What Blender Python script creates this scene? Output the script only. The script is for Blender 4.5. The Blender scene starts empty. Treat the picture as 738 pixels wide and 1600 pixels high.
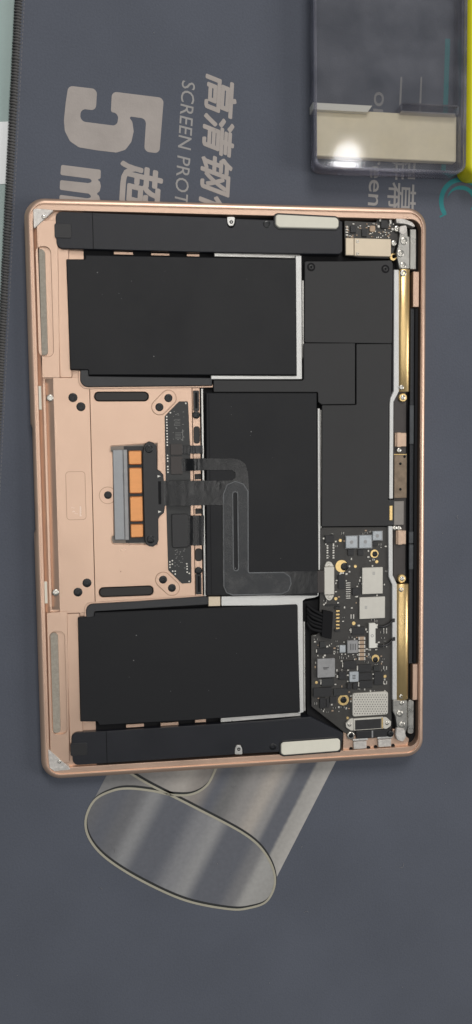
import bpy, bmesh, math, random
from mathutils import Matrix, Vector
from mathutils.geometry import tessellate_polygon

random.seed(7)
sc = bpy.context.scene
COL = sc.collection
MM = 0.001

# ------------------------------------------------------------------ camera
CAM_R = ((0.9880149, 0.02392037, -0.15249387),
         (-0.01187805, 0.99677235, 0.0793965),
         (0.15390086, -0.07663359, 0.98511005))       # camera axes as columns
CAM_C = (-66.88, 24.82, 443.34)                        # millimetres above the mat
FOC = 1280.0                                           # focal length in photo pixels (738 wide)
cam = bpy.data.cameras.new('camera')
camo = bpy.data.objects.new('camera', cam)
COL.objects.link(camo)
m4 = Matrix([[*CAM_R[0], CAM_C[0]*MM], [*CAM_R[1], CAM_C[1]*MM], [*CAM_R[2], CAM_C[2]*MM], [0, 0, 0, 1]])
camo.matrix_world = m4
cam.sensor_fit = 'HORIZONTAL'
cam.sensor_width = 36.0
cam.lens = 36.0*FOC/738.0
cam.clip_start = 0.01
cam.clip_end = 50
sc.camera = camo

# ------------------------------------------------------------------ world and lamps (indoor shop light)
w = bpy.data.worlds.new('World')
sc.world = w
w.use_nodes = True
bg = w.node_tree.nodes['Background']
bg.inputs[0].default_value = (0.80, 0.90, 1.0, 1)
bg.inputs[1].default_value = 0.13

def lamp(name, loc, target, size, power, color=(1, 1, 1), shape='SQUARE', size_y=None):
    d = bpy.data.lights.new(name, 'AREA')
    d.shape = shape
    d.size = size
    if size_y:
        d.size_y = size_y
    d.energy = power
    d.color = color
    o = bpy.data.objects.new(name, d)
    COL.objects.link(o)
    o.location = loc
    o.rotation_euler = (Vector(target)-Vector(loc)).to_track_quat('-Z', 'Y').to_euler()
    return o

for sx in (-0.9, -0.3, 0.3, 0.9):
    lamp('ceiling_strip', (sx, 0.10, 2.4), (sx, 0.10, 0.0), 0.22, 4.4, (1.0, 0.97, 0.93), 'RECTANGLE', 1.7)
lamp('wall_panel', (0.25, 1.9, 1.9), (0.0, 0.0, 0.0), 0.9, 36, (1.0, 0.96, 0.93))
lamp('side_panel', (1.5, -0.1, 0.95), (0.0, 0.0, 0.0), 0.7, 11, (1.0, 0.97, 0.95))
lamp('desk_lamp', (0.505, 0.70, 1.5), (0.05, 0.1, 0.0), 0.065, 0.22, (1.0, 0.98, 0.95), 'DISK')

sc.view_settings.view_transform = 'Standard'
sc.view_settings.look = 'None'
sc.view_settings.exposure = 0.0
sc.view_settings.gamma = 1.0
sc.view_settings.use_curve_mapping = False
sc.render.engine = 'CYCLES'

# ------------------------------------------------------------------ materials
def mat(name, col, rough=0.5, metal=0.0, spec=0.5, bump=0.0, bscale=800.0, var=0.0, vscale=60.0, rvar=0.0, coat=0.0, aniso=None):
    m = bpy.data.materials.new(name)
    m.use_nodes = True
    nt = m.node_tree
    b = nt.nodes['Principled BSDF']
    b.inputs['Base Color'].default_value = (*col, 1)
    b.inputs['Roughness'].default_value = rough
    b.inputs['Metallic'].default_value = metal
    b.inputs['Specular IOR Level'].default_value = spec
    b.inputs['Coat Weight'].default_value = coat
    tc = nt.nodes.new('ShaderNodeTexCoord')
    src = tc.outputs['Object']
    if aniso:
        mp = nt.nodes.new('ShaderNodeMapping')
        mp.inputs['Scale'].default_value = aniso
        nt.links.new(src, mp.inputs['Vector'])
        src = mp.outputs['Vector']
    if var > 0 or rvar > 0:
        n = nt.nodes.new('ShaderNodeTexNoise')
        n.inputs['Scale'].default_value = vscale
        n.inputs['Detail'].default_value = 6
        n.inputs['Roughness'].default_value = 0.62
        nt.links.new(src, n.inputs['Vector'])
        if var > 0:
            r = nt.nodes.new('ShaderNodeMapRange')
            r.inputs['From Min'].default_value = 0.25
            r.inputs['From Max'].default_value = 0.75
            r.inputs['To Min'].default_value = 1-var
            r.inputs['To Max'].default_value = 1+var
            nt.links.new(n.outputs['Fac'], r.inputs['Value'])
            mx = nt.nodes.new('ShaderNodeVectorMath')
            mx.operation = 'SCALE'
            mx.inputs[0].default_value = col
            nt.links.new(r.outputs['Result'], mx.inputs['Scale'])
            nt.links.new(mx.outputs['Vector'], b.inputs['Base Color'])
        if rvar > 0:
            r2 = nt.nodes.new('ShaderNodeMapRange')
            r2.inputs['From Min'].default_value = 0.3
            r2.inputs['From Max'].default_value = 0.7
            r2.inputs['To Min'].default_value = max(0.05, rough-rvar)
            r2.inputs['To Max'].default_value = min(1, rough+rvar)
            nt.links.new(n.outputs['Fac'], r2.inputs['Value'])
            nt.links.new(r2.outputs['Result'], b.inputs['Roughness'])
    if bump > 0:
        n2 = nt.nodes.new('ShaderNodeTexNoise')
        n2.inputs['Scale'].default_value = bscale
        n2.inputs['Detail'].default_value = 4
        nt.links.new(src, n2.inputs['Vector'])
        bp = nt.nodes.new('ShaderNodeBump')
        bp.inputs['Strength'].default_value = bump
        bp.inputs['Distance'].default_value = 0.0004
        nt.links.new(n2.outputs['Fac'], bp.inputs['Height'])
        nt.links.new(bp.outputs['Normal'], b.inputs['Normal'])
    return m

ALU = mat('rose_gold_aluminium', (0.635, 0.445, 0.335), 0.36, 0.75, 0.5, bump=0.05, bscale=2500, var=0.05, vscale=22, rvar=0.10)
SPK = mat('speaker_plastic', (0.011, 0.012, 0.016), 0.40, 0, 0.4, bump=0.10, bscale=1800, var=0.12, vscale=40, rvar=0.08)
BAT = mat('battery_wrap', (0.0095, 0.010, 0.0115), 0.52, 0, 0.3, bump=0.35, bscale=70, var=0.15, vscale=30, rvar=0.10)
FILM = mat('graphite_film', (0.033, 0.033, 0.0335), 0.58, 0, 0.3, bump=0.25, bscale=90, var=0.16, vscale=45, rvar=0.08)
BLACK = mat('black_gap', (0.006, 0.006, 0.007), 0.7, 0, 0.2)
BLKP = mat('black_plastic', (0.014, 0.014, 0.015), 0.40, 0, 0.5, bump=0.05, bscale=1500)
FLEX = mat('flex_cable', (0.009, 0.0095, 0.0105), 0.22, 0, 0.42, bump=0.8, bscale=70, var=0.15, vscale=90, rvar=0.10)
FLEX2 = mat('flex_stiffener', (0.022, 0.024, 0.0265), 0.30, 0, 0.42, bump=0.7, bscale=90, var=0.3, vscale=110, rvar=0.14)
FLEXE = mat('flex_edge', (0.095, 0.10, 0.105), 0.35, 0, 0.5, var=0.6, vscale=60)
PCB = mat('board_mask', (0.034, 0.032, 0.029), 0.48, 0, 0.5, bump=0.12, bscale=1200, var=0.18, vscale=250)
PCB2 = mat('trackpad_board_mask', (0.022, 0.023, 0.023), 0.45, 0, 0.5, bump=0.06, bscale=1200, var=0.1, vscale=200)
CHIP = mat('chip_black', (0.016, 0.016, 0.017), 0.5, 0, 0.5, var=0.2, vscale=300)
CHIPL = mat('chip_shield', (0.60, 0.58, 0.52), 0.42, 0.35, 0.5, bump=0.03, var=0.05, vscale=200)
SILV = mat('silver_metal', (0.62, 0.61, 0.58), 0.36, 0.75, 0.5, bump=0.10, bscale=500, var=0.08, vscale=200, rvar=0.1)
SILVB = mat('bright_tray', (0.62, 0.62, 0.60), 0.40, 0.5, 0.5, var=0.05, vscale=50)
STEEL = mat('hinge_steel', (0.40, 0.39, 0.36), 0.34, 0.85, 0.5, bump=0.15, bscale=300, var=0.15, vscale=180, rvar=0.12)
GREYM = mat('inductor_grey', (0.30, 0.30, 0.30), 0.45, 0.4, 0.5, bump=0.1, bscale=700, var=0.12, vscale=300)
GREYL = mat('inductor_light', (0.42, 0.45, 0.47), 0.42, 0.45, 0.5, bump=0.1, bscale=700, var=0.12, vscale=300)
MAGN = mat('magnet_grey', (0.30, 0.31, 0.32), 0.42, 0.6, 0.5, bump=0.15, bscale=900, var=0.12, vscale=150, rvar=0.1)
COPP = mat('copper_coil', (0.64, 0.29, 0.115), 0.34, 0.75, 0.5, bump=0.02, bscale=300, var=0.08, vscale=80, rvar=0.06, aniso=(1, 5, 1))
GOLDT = mat('gold_tube', (0.68, 0.49, 0.23), 0.34, 0.85, 0.5, bump=0.06, bscale=60, var=0.22, vscale=38, rvar=0.10, aniso=(1, 0.4, 1))
GOLD = mat('gold_plate', (0.80, 0.58, 0.26), 0.30, 0.85, 0.5)
PINKM = mat('pink_nickel', (0.58, 0.42, 0.31), 0.38, 0.6, 0.5, bump=0.1, bscale=400, var=0.08, vscale=200)
BRONZ = mat('bronze_plate', (0.20, 0.15, 0.105), 0.42, 0.5, 0.5, bump=0.25, bscale=350, var=0.3, vscale=260)
CREAM = mat('cream_gasket', (0.70, 0.68, 0.58), 0.65, 0, 0.3, bump=0.1, bscale=900, var=0.04, vscale=150)
CREAMC = mat('cream_connector', (0.66, 0.56, 0.42), 0.45, 0.25, 0.5, var=0.04, vscale=100)
FOAM = mat('grey_foam', (0.33, 0.30, 0.25), 0.85, 0, 0.2, bump=0.5, bscale=1500, var=0.18, vscale=700)
WHITEP = mat('white_plastic', (0.70, 0.69, 0.63), 0.4, 0, 0.5)
SOLD = mat('solder', (0.62, 0.60, 0.55), 0.35, 0.6, 0.5, var=0.2, vscale=500)
TANC = mat('ceramic_tan', (0.40, 0.29, 0.20), 0.5, 0, 0.5, var=0.2, vscale=500)
SILK = mat('silk_print', (0.20, 0.20, 0.19), 0.6)
ETCH = mat('etched_mark', (0.78, 0.66, 0.58), 0.6, 0.1)
ETCHD = mat('etched_dark', (0.42, 0.27, 0.19), 0.6, 0.2)
SCRB = mat('screw_black', (0.012, 0.013, 0.014), 0.28, 0.4, 0.6)
SCRF = mat('screw_graphite', (0.024, 0.024, 0.024), 0.5, 0, 0.4)
SCRS = mat('screw_silver', (0.55, 0.53, 0.48), 0.26, 0.85, 0.5, bump=0.1, bscale=900)
BRNC = mat('connector_brown', (0.040, 0.033, 0.030), 0.5, 0, 0.5, var=0.1, vscale=200)
SPECK = mat('dust', (0.22, 0.22, 0.22), 0.9)
NAVY = mat('vent_plastic', (0.016, 0.018, 0.022), 0.5, 0, 0.5, bump=0.3, bscale=900, var=0.3, vscale=500)
ADHES = mat('adhesive_frost', (0.60, 0.57, 0.53), 0.35, 0.4, 0.5, bump=0.6, bscale=500, var=0.2, vscale=600)

def mat_fabric():
    m = mat('mat_fabric', (0.084, 0.093, 0.116), 0.85, 0, 0.25)
    nt = m.node_tree
    b = nt.nodes['Principled BSDF']
    tc = nt.nodes['Texture Coordinate']
    big = nt.nodes.new('ShaderNodeTexNoise')
    big.inputs['Scale'].default_value = 14
    big.inputs['Detail'].default_value = 7
    fine = nt.nodes.new('ShaderNodeTexNoise')
    fine.inputs['Scale'].default_value = 900
    fine.inputs['Detail'].default_value = 3
    for n in (big, fine):
        nt.links.new(tc.outputs['Object'], n.inputs['Vector'])
    ad = nt.nodes.new('ShaderNodeMath')
    ad.operation = 'MULTIPLY_ADD'
    ad.inputs[1].default_value = 0.55
    nt.links.new(fine.outputs['Fac'], ad.inputs[0])
    nt.links.new(big.outputs['Fac'], ad.inputs[2])
    r = nt.nodes.new('ShaderNodeMapRange')
    r.inputs['From Min'].default_value = 0.45
    r.inputs['From Max'].default_value = 1.1
    r.inputs['To Min'].default_value = 0.86
    r.inputs['To Max'].default_value = 1.14
    nt.links.new(ad.outputs[0], r.inputs['Value'])
    s = nt.nodes.new('ShaderNodeVectorMath')
    s.operation = 'SCALE'
    s.inputs[0].default_value = (0.084, 0.093, 0.116)
    nt.links.new(r.outputs['Result'], s.inputs['Scale'])
    nt.links.new(s.outputs['Vector'], b.inputs['Base Color'])
    bp = nt.nodes.new('ShaderNodeBump')
    bp.inputs['Strength'].default_value = 0.35
    bp.inputs['Distance'].default_value = 0.0003
    nt.links.new(fine.outputs['Fac'], bp.inputs['Height'])
    nt.links.new(bp.outputs['Normal'], b.inputs['Normal'])
    b.inputs['Sheen Weight'].default_value = 0.15
    return m
MATF = mat_fabric()
PRINT = mat('mat_print', (0.36, 0.325, 0.30), 0.8, 0, 0.25, bump=0.2, bscale=900, var=0.10, vscale=70)
PRINTF = mat('mat_print_fine', (0.30, 0.29, 0.28), 0.8, 0, 0.25, bump=0.2, bscale=900, var=0.10, vscale=70)
TEAL = mat('mat_print_teal', (0.03, 0.19, 0.20), 0.8, 0, 0.25, bump=0.2, bscale=900, var=0.08, vscale=70)
LINEC = mat('mat_print_cream', (0.36, 0.34, 0.27), 0.8, 0, 0.25, var=0.08, vscale=90)
LINED = mat('mat_print_dark', (0.030, 0.032, 0.032), 0.8, 0, 0.25, var=0.1, vscale=90)
STITCH = mat('stitch_thread', (0.085, 0.083, 0.082), 0.75, 0, 0.3, bump=0.3, bscale=1500, var=0.2, vscale=300)

def clear_plastic(name, tint, rough, mixv):
    m = bpy.data.materials.new(name)
    m.use_nodes = True
    nt = m.node_tree
    nt.nodes.clear()
    out = nt.nodes.new('ShaderNodeOutputMaterial')
    tr = nt.nodes.new('ShaderNodeBsdfTransparent')
    tr.inputs[0].default_value = (*tint, 1)
    gl = nt.nodes.new('ShaderNodeBsdfGlossy')
    gl.inputs[0].default_value = (0.95, 0.95, 1, 1)
    gl.inputs['Roughness'].default_value = rough
    df = nt.nodes.new('ShaderNodeBsdfDiffuse')
    df.inputs[0].default_value = (0.62, 0.62, 0.68, 1)
    fr = nt.nodes.new('ShaderNodeFresnel')
    fr.inputs[0].default_value = 1.5
    n = nt.nodes.new('ShaderNodeTexNoise')
    n.inputs['Scale'].default_value = 60
    n.inputs['Detail'].default_value = 6
    tc = nt.nodes.new('ShaderNodeTexCoord')
    nt.links.new(tc.outputs['Object'], n.inputs['Vector'])
    mr = nt.nodes.new('ShaderNodeMapRange')
    mr.inputs['From Min'].default_value = 0.35
    mr.inputs['From Max'].default_value = 0.75
    mr.inputs['To Min'].default_value = mixv*0.5
    mr.inputs['To Max'].default_value = mixv*1.5
    nt.links.new(n.outputs['Fac'], mr.inputs['Value'])
    m1 = nt.nodes.new('ShaderNodeMixShader')
    nt.links.new(mr.outputs['Result'], m1.inputs[0])
    nt.links.new(tr.outputs[0], m1.inputs[1])
    nt.links.new(df.outputs[0], m1.inputs[2])
    m2 = nt.nodes.new('ShaderNodeMixShader')
    nt.links.new(fr.outputs[0], m2.inputs[0])
    nt.links.new(m1.outputs[0], m2.inputs[1])
    nt.links.new(gl.outputs[0], m2.inputs[2])
    nt.links.new(m2.outputs[0], out.inputs[0])
    return m
CLEAR = clear_plastic('clear_plastic', (0.99, 0.99, 0.99), 0.06, 0.06)
CLEARR = clear_plastic('clear_plastic_rim', (0.95, 0.95, 0.98), 0.10, 0.20)
YELLOW = mat('yellow_plastic', (0.66, 0.62, 0.012), 0.35, 0, 0.5, var=0.05, vscale=30)
PADC = mat('cream_pad', (0.82, 0.74, 0.55), 0.7, 0, 0.3, bump=0.1, bscale=400, var=0.10, vscale=45)
GLASST = mat('table_glass', (0.30, 0.38, 0.36), 0.25, 0, 0.4, var=0.2, vscale=5)
SHEETW = mat('sheet_white', (0.78, 0.80, 0.80), 0.6, 0, 0.3)

# ------------------------------------------------------------------ measuring and mesh helpers (millimetres, laptop centred on 0,0)
def top(x):                       # the wedge: rim height above the mat
    return 7.6+(x+106.2)/212.4*5.2
def W(off):
    return lambda x: top(x)+off
def zv(z, x):
    return z(x) if callable(z) else z
def P(px, py, z=6.0):             # a measured image point -> the place on the horizontal level z
    dx, dy, dz = (px-369)/FOC, (800-py)/FOC, -1.0
    d = [CAM_R[i][0]*dx+CAM_R[i][1]*dy+CAM_R[i][2]*dz for i in range(3)]
    x = 0.0
    for _ in range(4 if callable(z) else 1):
        t = (zv(z, x)-CAM_C[2])/d[2]
        x = CAM_C[0]+d[0]*t
    return (x, CAM_C[1]+d[1]*t)
def RX(x0, y0, x1, y1, z=6.0):    # measured edge middles -> square-on rectangle
    cx, cy = (x0+x1)/2, (y0+y1)/2
    return (P(x0, cy, z)[0], P(cx, y1, z)[1], P(x1, cy, z)[0], P(cx, y0, z)[1])
def area(p):
    return 0.5*sum(p[i][0]*p[(i+1) % len(p)][1]-p[(i+1) % len(p)][0]*p[i][1] for i in range(len(p)))
def ccw(p):
    return p if area(p) > 0 else p[::-1]
def rnd(poly, r, seg=4):
    poly = ccw(list(poly))
    n = len(poly)
    out = []
    for i in range(n):
        ri = r[i] if isinstance(r, (list, tuple)) else r
        a, b, c = Vector(poly[i-1]), Vector(poly[i]), Vector(poly[(i+1) % n])
        u, v = (a-b), (c-b)
        lu, lv = u.length, v.length
        if ri <= 0 or lu < 1e-6 or lv < 1e-6:
            out.append(tuple(b))
            continue
        u /= lu
        v /= lv
        ang = math.acos(max(-1, min(1, u.dot(v))))
        if ang > 3.0 or ang < 0.05:
            out.append(tuple(b))
            continue
        d = min(ri/math.tan(ang/2), lu*0.49, lv*0.49)
        rr_ = d*math.tan(ang/2)
        bis = (u+v).normalized()
        cen = b+bis*(rr_/math.sin(ang/2))
        s, e = b+u*d, b+v*d
        a0 = math.atan2(s.y-cen.y, s.x-cen.x)
        a1 = math.atan2(e.y-cen.y, e.x-cen.x)
        da = (a1-a0+math.pi) % (2*math.pi)-math.pi
        for k in range(seg+1):
            t = a0+da*k/seg
            out.append((cen.x+rr_*math.cos(t), cen.y+rr_*math.sin(t)))
    return out
def rect(x0, y0, x1, y1):
    return [(min(x0, x1), min(y0, y1)), (max(x0, x1), min(y0, y1)), (max(x0, x1), max(y0, y1)), (min(x0, x1), max(y0, y1))]
def RR(x0, y0, x1, y1, z, r=0.4, seg=4):
    return rnd(rect(*RX(x0, y0, x1, y1, z)), r, seg) if r > 0 else rect(*RX(x0, y0, x1, y1, z))
def PP(pts, z, r=0, seg=4):
    q = ccw([P(a, b, z) for a, b in pts])
    return rnd(q, r, seg) if r else q
def PR(pts, z, r0=0.5, seg=5):   # measured polygon, a third number is that corner's radius
    q = [P(p[0], p[1], z) for p in pts]
    rr_ = [p[2] if len(p) > 2 else r0 for p in pts]
    if area(q) < 0:
        q, rr_ = q[::-1], rr_[::-1]
    return rnd(q, rr_, seg)
def circ(cx, cy, r, n=24):
    return [(cx+r*math.cos(2*math.pi*i/n), cy+r*math.sin(2*math.pi*i/n)) for i in range(n)]
def inset(poly, d):
    n = len(poly)
    out = []
    for i in range(n):
        a, b, c = poly[i-1], poly[i], poly[(i+1) % n]
        e1 = Vector((b[0]-a[0], b[1]-a[1]))
        e2 = Vector((c[0]-b[0], c[1]-b[1]))
        if e1.length < 1e-7 or e2.length < 1e-7:
            out.append(b)
            continue
        e1.normalize()
        e2.normalize()
        n1 = Vector((-e1.y, e1.x))
        n2 = Vector((-e2.y, e2.x))
        mv = n1+n2
        l = mv.length
        if l < 0.2:
            out.append(b)
            continue
        mv /= l
        k = d/max(0.35, mv.dot(n1))
        out.append((b[0]+mv.x*k, b[1]+mv.y*k))
    return out
def ring(bm, poly, z):
    return [bm.verts.new((p[0]*MM, p[1]*MM, zv(z, p[0])*MM)) for p in poly]
def bridge(bm, a, b):
    n = len(a)
    for i in range(n):
        j = (i+1) % n
        try:
            bm.faces.new((a[i], a[j], b[j], b[i]))
        except ValueError:
            pass
def zadd(z, d):
    return (lambda x: z(x)+d) if callable(z) else z+d
def prism(bm, poly, z0, z1, b=0.12, holes=(), hole_b=0.0):
    poly = ccw(poly)
    r0 = ring(bm, poly, z0)
    if b > 0:
        r1 = ring(bm, poly, zadd(z1, -b))
        tp = inset(poly, b)
        r2 = ring(bm, tp, z1)
        bridge(bm, r0, r1)
        bridge(bm, r1, r2)
    else:
        tp = poly
        r2 = ring(bm, poly, z1)
        bridge(bm, r0, r2)
    if not holes:
        bm.faces.new(r2)
    else:
        loops = [[Vector((p[0], p[1], 0)) for p in tp]]
        vs = list(r2)
        for h in holes:
            h = ccw(h)[::-1]
            hb = hole_b
            if hb > 0:
                ho = inset(h, hb)      # clockwise loop: inset grows the hole
                ht = ring(bm, ho, z1)
                hm = ring(bm, h, zadd(z1, -hb))
                hl = ring(bm, h, z0)
                bridge(bm, hm, ht)
                bridge(bm, hl, hm)
                loops.append([Vector((p[0], p[1], 0)) for p in ho])
                vs += ht
            else:
                ht = ring(bm, h, z1)
                hl = ring(bm, h, z0)
                bridge(bm, hl, ht)
                loops.append([Vector((p[0], p[1], 0)) for p in h])
                vs += ht
        for t in tessellate_polygon(loops):
            try:
                bm.faces.new([vs[i] for i in t])
            except ValueError:
                pass
def mesh_of(bm, name, m, angle=35):
    me = bpy.data.meshes.new(name)
    bmesh.ops.recalc_face_normals(bm, faces=bm.faces)
    bm.to_mesh(me)
    bm.free()
    me.materials.append(m)
    me.polygons.foreach_set('use_smooth', [True]*len(me.polygons))
    me.set_sharp_from_angle(angle=math.radians(angle))
    return me
def link(name, me, parent=None, loc=(0, 0, 0), rotz=0.0, kind=None, label=None):
    o = bpy.data.objects.new(name, me)
    COL.objects.link(o)
    o.location = (loc[0]*MM, loc[1]*MM, loc[2]*MM)
    o.rotation_euler = (0, 0, rotz)
    if parent:
        o.parent = parent
    if kind:
        o['kind'] = kind
    if label:
        o['label'] = label
    return o
def part(name, m, parent, polys, z0, z1, b=0.12, kind=None, label=None, holes=(), hole_b=0.0):
    bm = bmesh.new()
    if polys and isinstance(polys[0][0], (int, float)):
        polys = [polys]
    for p in polys:
        prism(bm, p, z0, z1, b, holes, hole_b)
    return link(name, mesh_of(bm, name, m), parent, kind=kind, label=label)
def sub(parent_obj, *a, **k):
    return part(a[0], a[1], parent_obj, *a[2:], **k)
def thing(name, label, cat, group=None):
    o = bpy.data.objects.new(name, None)
    COL.objects.link(o)
    o.empty_display_size = 0.02
    o['label'] = label
    o['category'] = cat
    if group:
        o['group'] = group
    return o
def lathe(bm, prof, n=20, cx=0, cy=0):
    rs = [ring(bm, circ(cx, cy, r, n), z) for r, z in prof]
    for a, b in zip(rs, rs[1:]):
        bridge(bm, a, b)
    bm.faces.new(rs[-1])
_screw = {}
def screw(px, py, rpx, z, m, parent, name='screw', drive='hex'):
    """Round head with a sunk drive; heads of one size share a mesh."""
    cx, cy = P(px, py, z)
    r = round(rpx*0.345, 1)
    key = (r, m.name, drive)
    if key not in _screw:
        bm = bmesh.new()
        lathe(bm, [(r*0.96, -1.2), (r, -0.25), (r*0.94, -0.05), (r*0.80, 0.08), (r*0.42, 0.10), (r*0.36, -0.10), (r*0.10, -0.13)], 18 if drive != 'hex' else 12)
        _screw[key] = mesh_of(bm, 'screw_head', m, 40)
    return link(name, _screw[key], parent, (cx, cy, zv(z, cx)), random.uniform(0, 1))
def ribbon(bm, pts, width, thick=0.2):
    """A flat strip along 3-D points (mm)."""
    prev = None
    n = len(pts)
    for i, p in enumerate(pts):
        a = Vector(pts[max(0, i-1)][:2])
        c = Vector(pts[min(n-1, i+1)][:2])
        d = (c-a).normalized()
        nn = Vector((-d.y, d.x))*(width[i] if isinstance(width, list) else width)/2
        vs = [bm.verts.new(((p[0]+s*nn.x)*MM, (p[1]+s*nn.y)*MM, (p[2]+dz)*MM)) for s, dz in ((-1, 0), (1, 0), (1, -thick), (-1, -thick))]
        if prev:
            for k in range(4):
                bm.faces.new((prev[k], prev[(k+1) % 4], vs[(k+1) % 4], vs[k]))
        else:
            bm.faces.new(vs)
        prev = vs
    bm.faces.new(prev[::-1])
def tube(bm, pts, r, n=8):
    prev = None
    for i, p in enumerate(pts):
        a = Vector(pts[max(0, i-1)])
        c = Vector(pts[min(len(pts)-1, i+1)])
        d = (c-a).normalized()
        s = d.cross(Vector((0, 0, 1)))
        if s.length < 1e-4:
            s = Vector((1, 0, 0))
        s.normalize()
        u = s.cross(d)
        vs = []
        for k in range(n):
            t = 2*math.pi*k/n
            q = Vector(p)+(s*math.cos(t)+u*math.sin(t))*r
            vs.append(bm.verts.new(q*MM))
        if prev:
            bridge(bm, prev, vs)
        else:
            bm.faces.new(vs)
        prev = vs
    bm.faces.new(prev[::-1])
def smooth_path(pts, per=6):
    out = []
    n = len(pts)
    for i in range(n-1):
        p0, p1, p2, p3 = [Vector(pts[max(0, min(n-1, i+k))]) for k in (-1, 0, 1, 2)]
        for s in range(per):
            t = s/per
            out.append(tuple(0.5*((2*p1)+(p2-p0)*t+(2*p0-5*p1+4*p2-p3)*t*t+(3*p1-p0-3*p2+p3)*t**3)))
    out.append(tuple(pts[-1]))
    return out

# ================================================================== the setting: table top
bm = bmesh.new()
prism(bm, rect(-900, -900, 900, 900), -30, -3.2, 1.0)
tb = link('table_top', mesh_of(bm, 'table_top', GLASST))
tb['kind'] = 'structure'

# ================================================================== desk mat with its print
ea, eb = Vector(P(17.0, 144, 0)), Vector(P(0.5, 480, 0))
ed = (eb-ea).normalized()                       # down the mat's left edge
en = Vector((-ed.y, ed.x))                      # into the mat (towards +x)
if en.x < 0:
    en = -en
mat_root = thing('desk_mat', 'dark slate grey cloth mat printed with pale lettering, lying under the laptop', 'mat')
SW = 3.6
c0 = ea-ed*330+en*SW*0.5
c1 = ea+ed*560+en*SW*0.5
c2 = c1+en*620
c3 = c0+en*620
bm = bmesh.new()
prism(bm, [tuple(c) for c in (c0, c1, c2, c3)], -3.0, 0.0, 0.3)
link('mat_sheet', mesh_of(bm, 'mat_sheet', MATF), mat_root)
# overlocked edge: slanting stitches over a rolled border
bm = bmesh.new()
L = 890.0
core = [(*(ea-ed*330+ed*t+en*SW*0.52), -1.2) for t in (0, L)]
tube(bm, core, 1.62, 10)
s = 0.0
while s < L:
    o = ea-ed*330+ed*s
    pts = []
    for k in range(7):
        a = math.pi*(k/6.0)
        off = SW*0.5-SW*0.56*math.cos(a)
        q = o+en*off+ed*(0.9*(k/6.0))
        pts.append((q.x, q.y, -1.6+2.05*math.sin(a)))
    tube(bm, pts, 0.58+random.uniform(-0.07, 0.07), 6)
    s += 1.5+random.uniform(-0.12, 0.12)
link('stitched_edge', mesh_of(bm, 'stitched_edge', STITCH, 60), mat_root, kind='stuff')
bm = bmesh.new()
s = 0.0
while s < L:
    o = ea-ed*330+ed*s+en*(SW*1.22)
    ribbon(bm, [(o.x, o.y, 0.12), ((o+ed*1.3).x, (o+ed*1.3).y, 0.12)], 0.45, 0.12)
    s += 2.1
link('seam_thread', mesh_of(bm, 'seam_thread', mat('seam_thread', (0.13, 0.13, 0.14), 0.8)), mat_root, kind='stuff')

bm = bmesh.new()
for k in range(120):
    o = c0+(c1-c0)*random.random()+(c3-c0)*random.uniform(0.02, 0.6)
    if random.random() < 0.3:
        t = random.uniform(0, 6.28)
        l = random.uniform(0.6, 2.2)
        ribbon(bm, smooth_path([(o.x, o.y, 0.35), (o.x+l*math.cos(t), o.y+l*math.sin(t), 0.45), (o.x+l*1.8*math.cos(t+0.7), o.y+l*1.8*math.sin(t+0.7), 0.35)], 3), 0.12, 0.08)
    else:
        prism(bm, circ(o.x, o.y, random.uniform(0.10, 0.22), 6), 0.25, 0.45, 0)
link('lint', mesh_of(bm, 'lint', mat('lint', (0.22, 0.22, 0.22), 0.9)), mat_root, kind='stuff')
Z1, Z2, Z3, Z4 = 0.06, 0.12, 0.18, 0.24
def flat(name, m, poly, z, holes=()):
    return part(name, m, mat_root, poly, z-0.05, z, 0.0, holes=holes)
def lettering(name, body, p_start, p_end, height, m, bold=0.0, shear=0.0, z=Z1):
    cu = bpy.data.curves.new('lettering', 'FONT')
    cu.body = body
    cu.size = 1.0
    cu.shear = shear
    cu.resolution_u = 3
    to = bpy.data.objects.new('lettering', cu)
    COL.objects.link(to)
    dg = bpy.context.evaluated_depsgraph_get()
    dg.update()
    me = bpy.data.meshes.new_from_object(to.evaluated_get(dg))
    COL.objects.unlink(to)
    bpy.data.objects.remove(to)
    xs = [v.co.x for v in me.vertices]
    ys = [v.co.y for v in me.vertices]
    a, b = Vector(P(*p_start, 0)), Vector(P(*p_end, 0))
    d = b-a
    l = d.length
    d.normalize()
    u = Vector((-d.y, d.x))
    y0 = min(ys) if height[1] is None else height[1]
    sx = l/(max(xs)-min(xs))
    sy = height[0]/(max(ys)-y0)
    for v in me.vertices:
        q = a+d*((v.co.x-min(xs))*sx)+u*((v.co.y-y0)*sy)
        v.co = (q.x*MM, q.y*MM, z*MM)
    if bold > 0:                      # heavier strokes: the outline pressed eight times, slightly shifted
        bm = bmesh.new()
        e = bold*height[0]
        for k in range(9):
            n0 = len(bm.verts)
            bm.from_mesh(me)
            bm.verts.ensure_lookup_table()
            t = 2*math.pi*k/8
            off = Vector((0, 0, 0)) if k == 8 else Vector((e*math.cos(t), e*math.sin(t), 0))*MM
            off.z = k*0.004*MM
            for v in bm.verts[n0:]:
                v.co += off
        bm.to_mesh(me)
        bm.free()
    me.materials.clear()
    me.materials.append(m)
    return link(name, me, mat_root)

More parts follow.
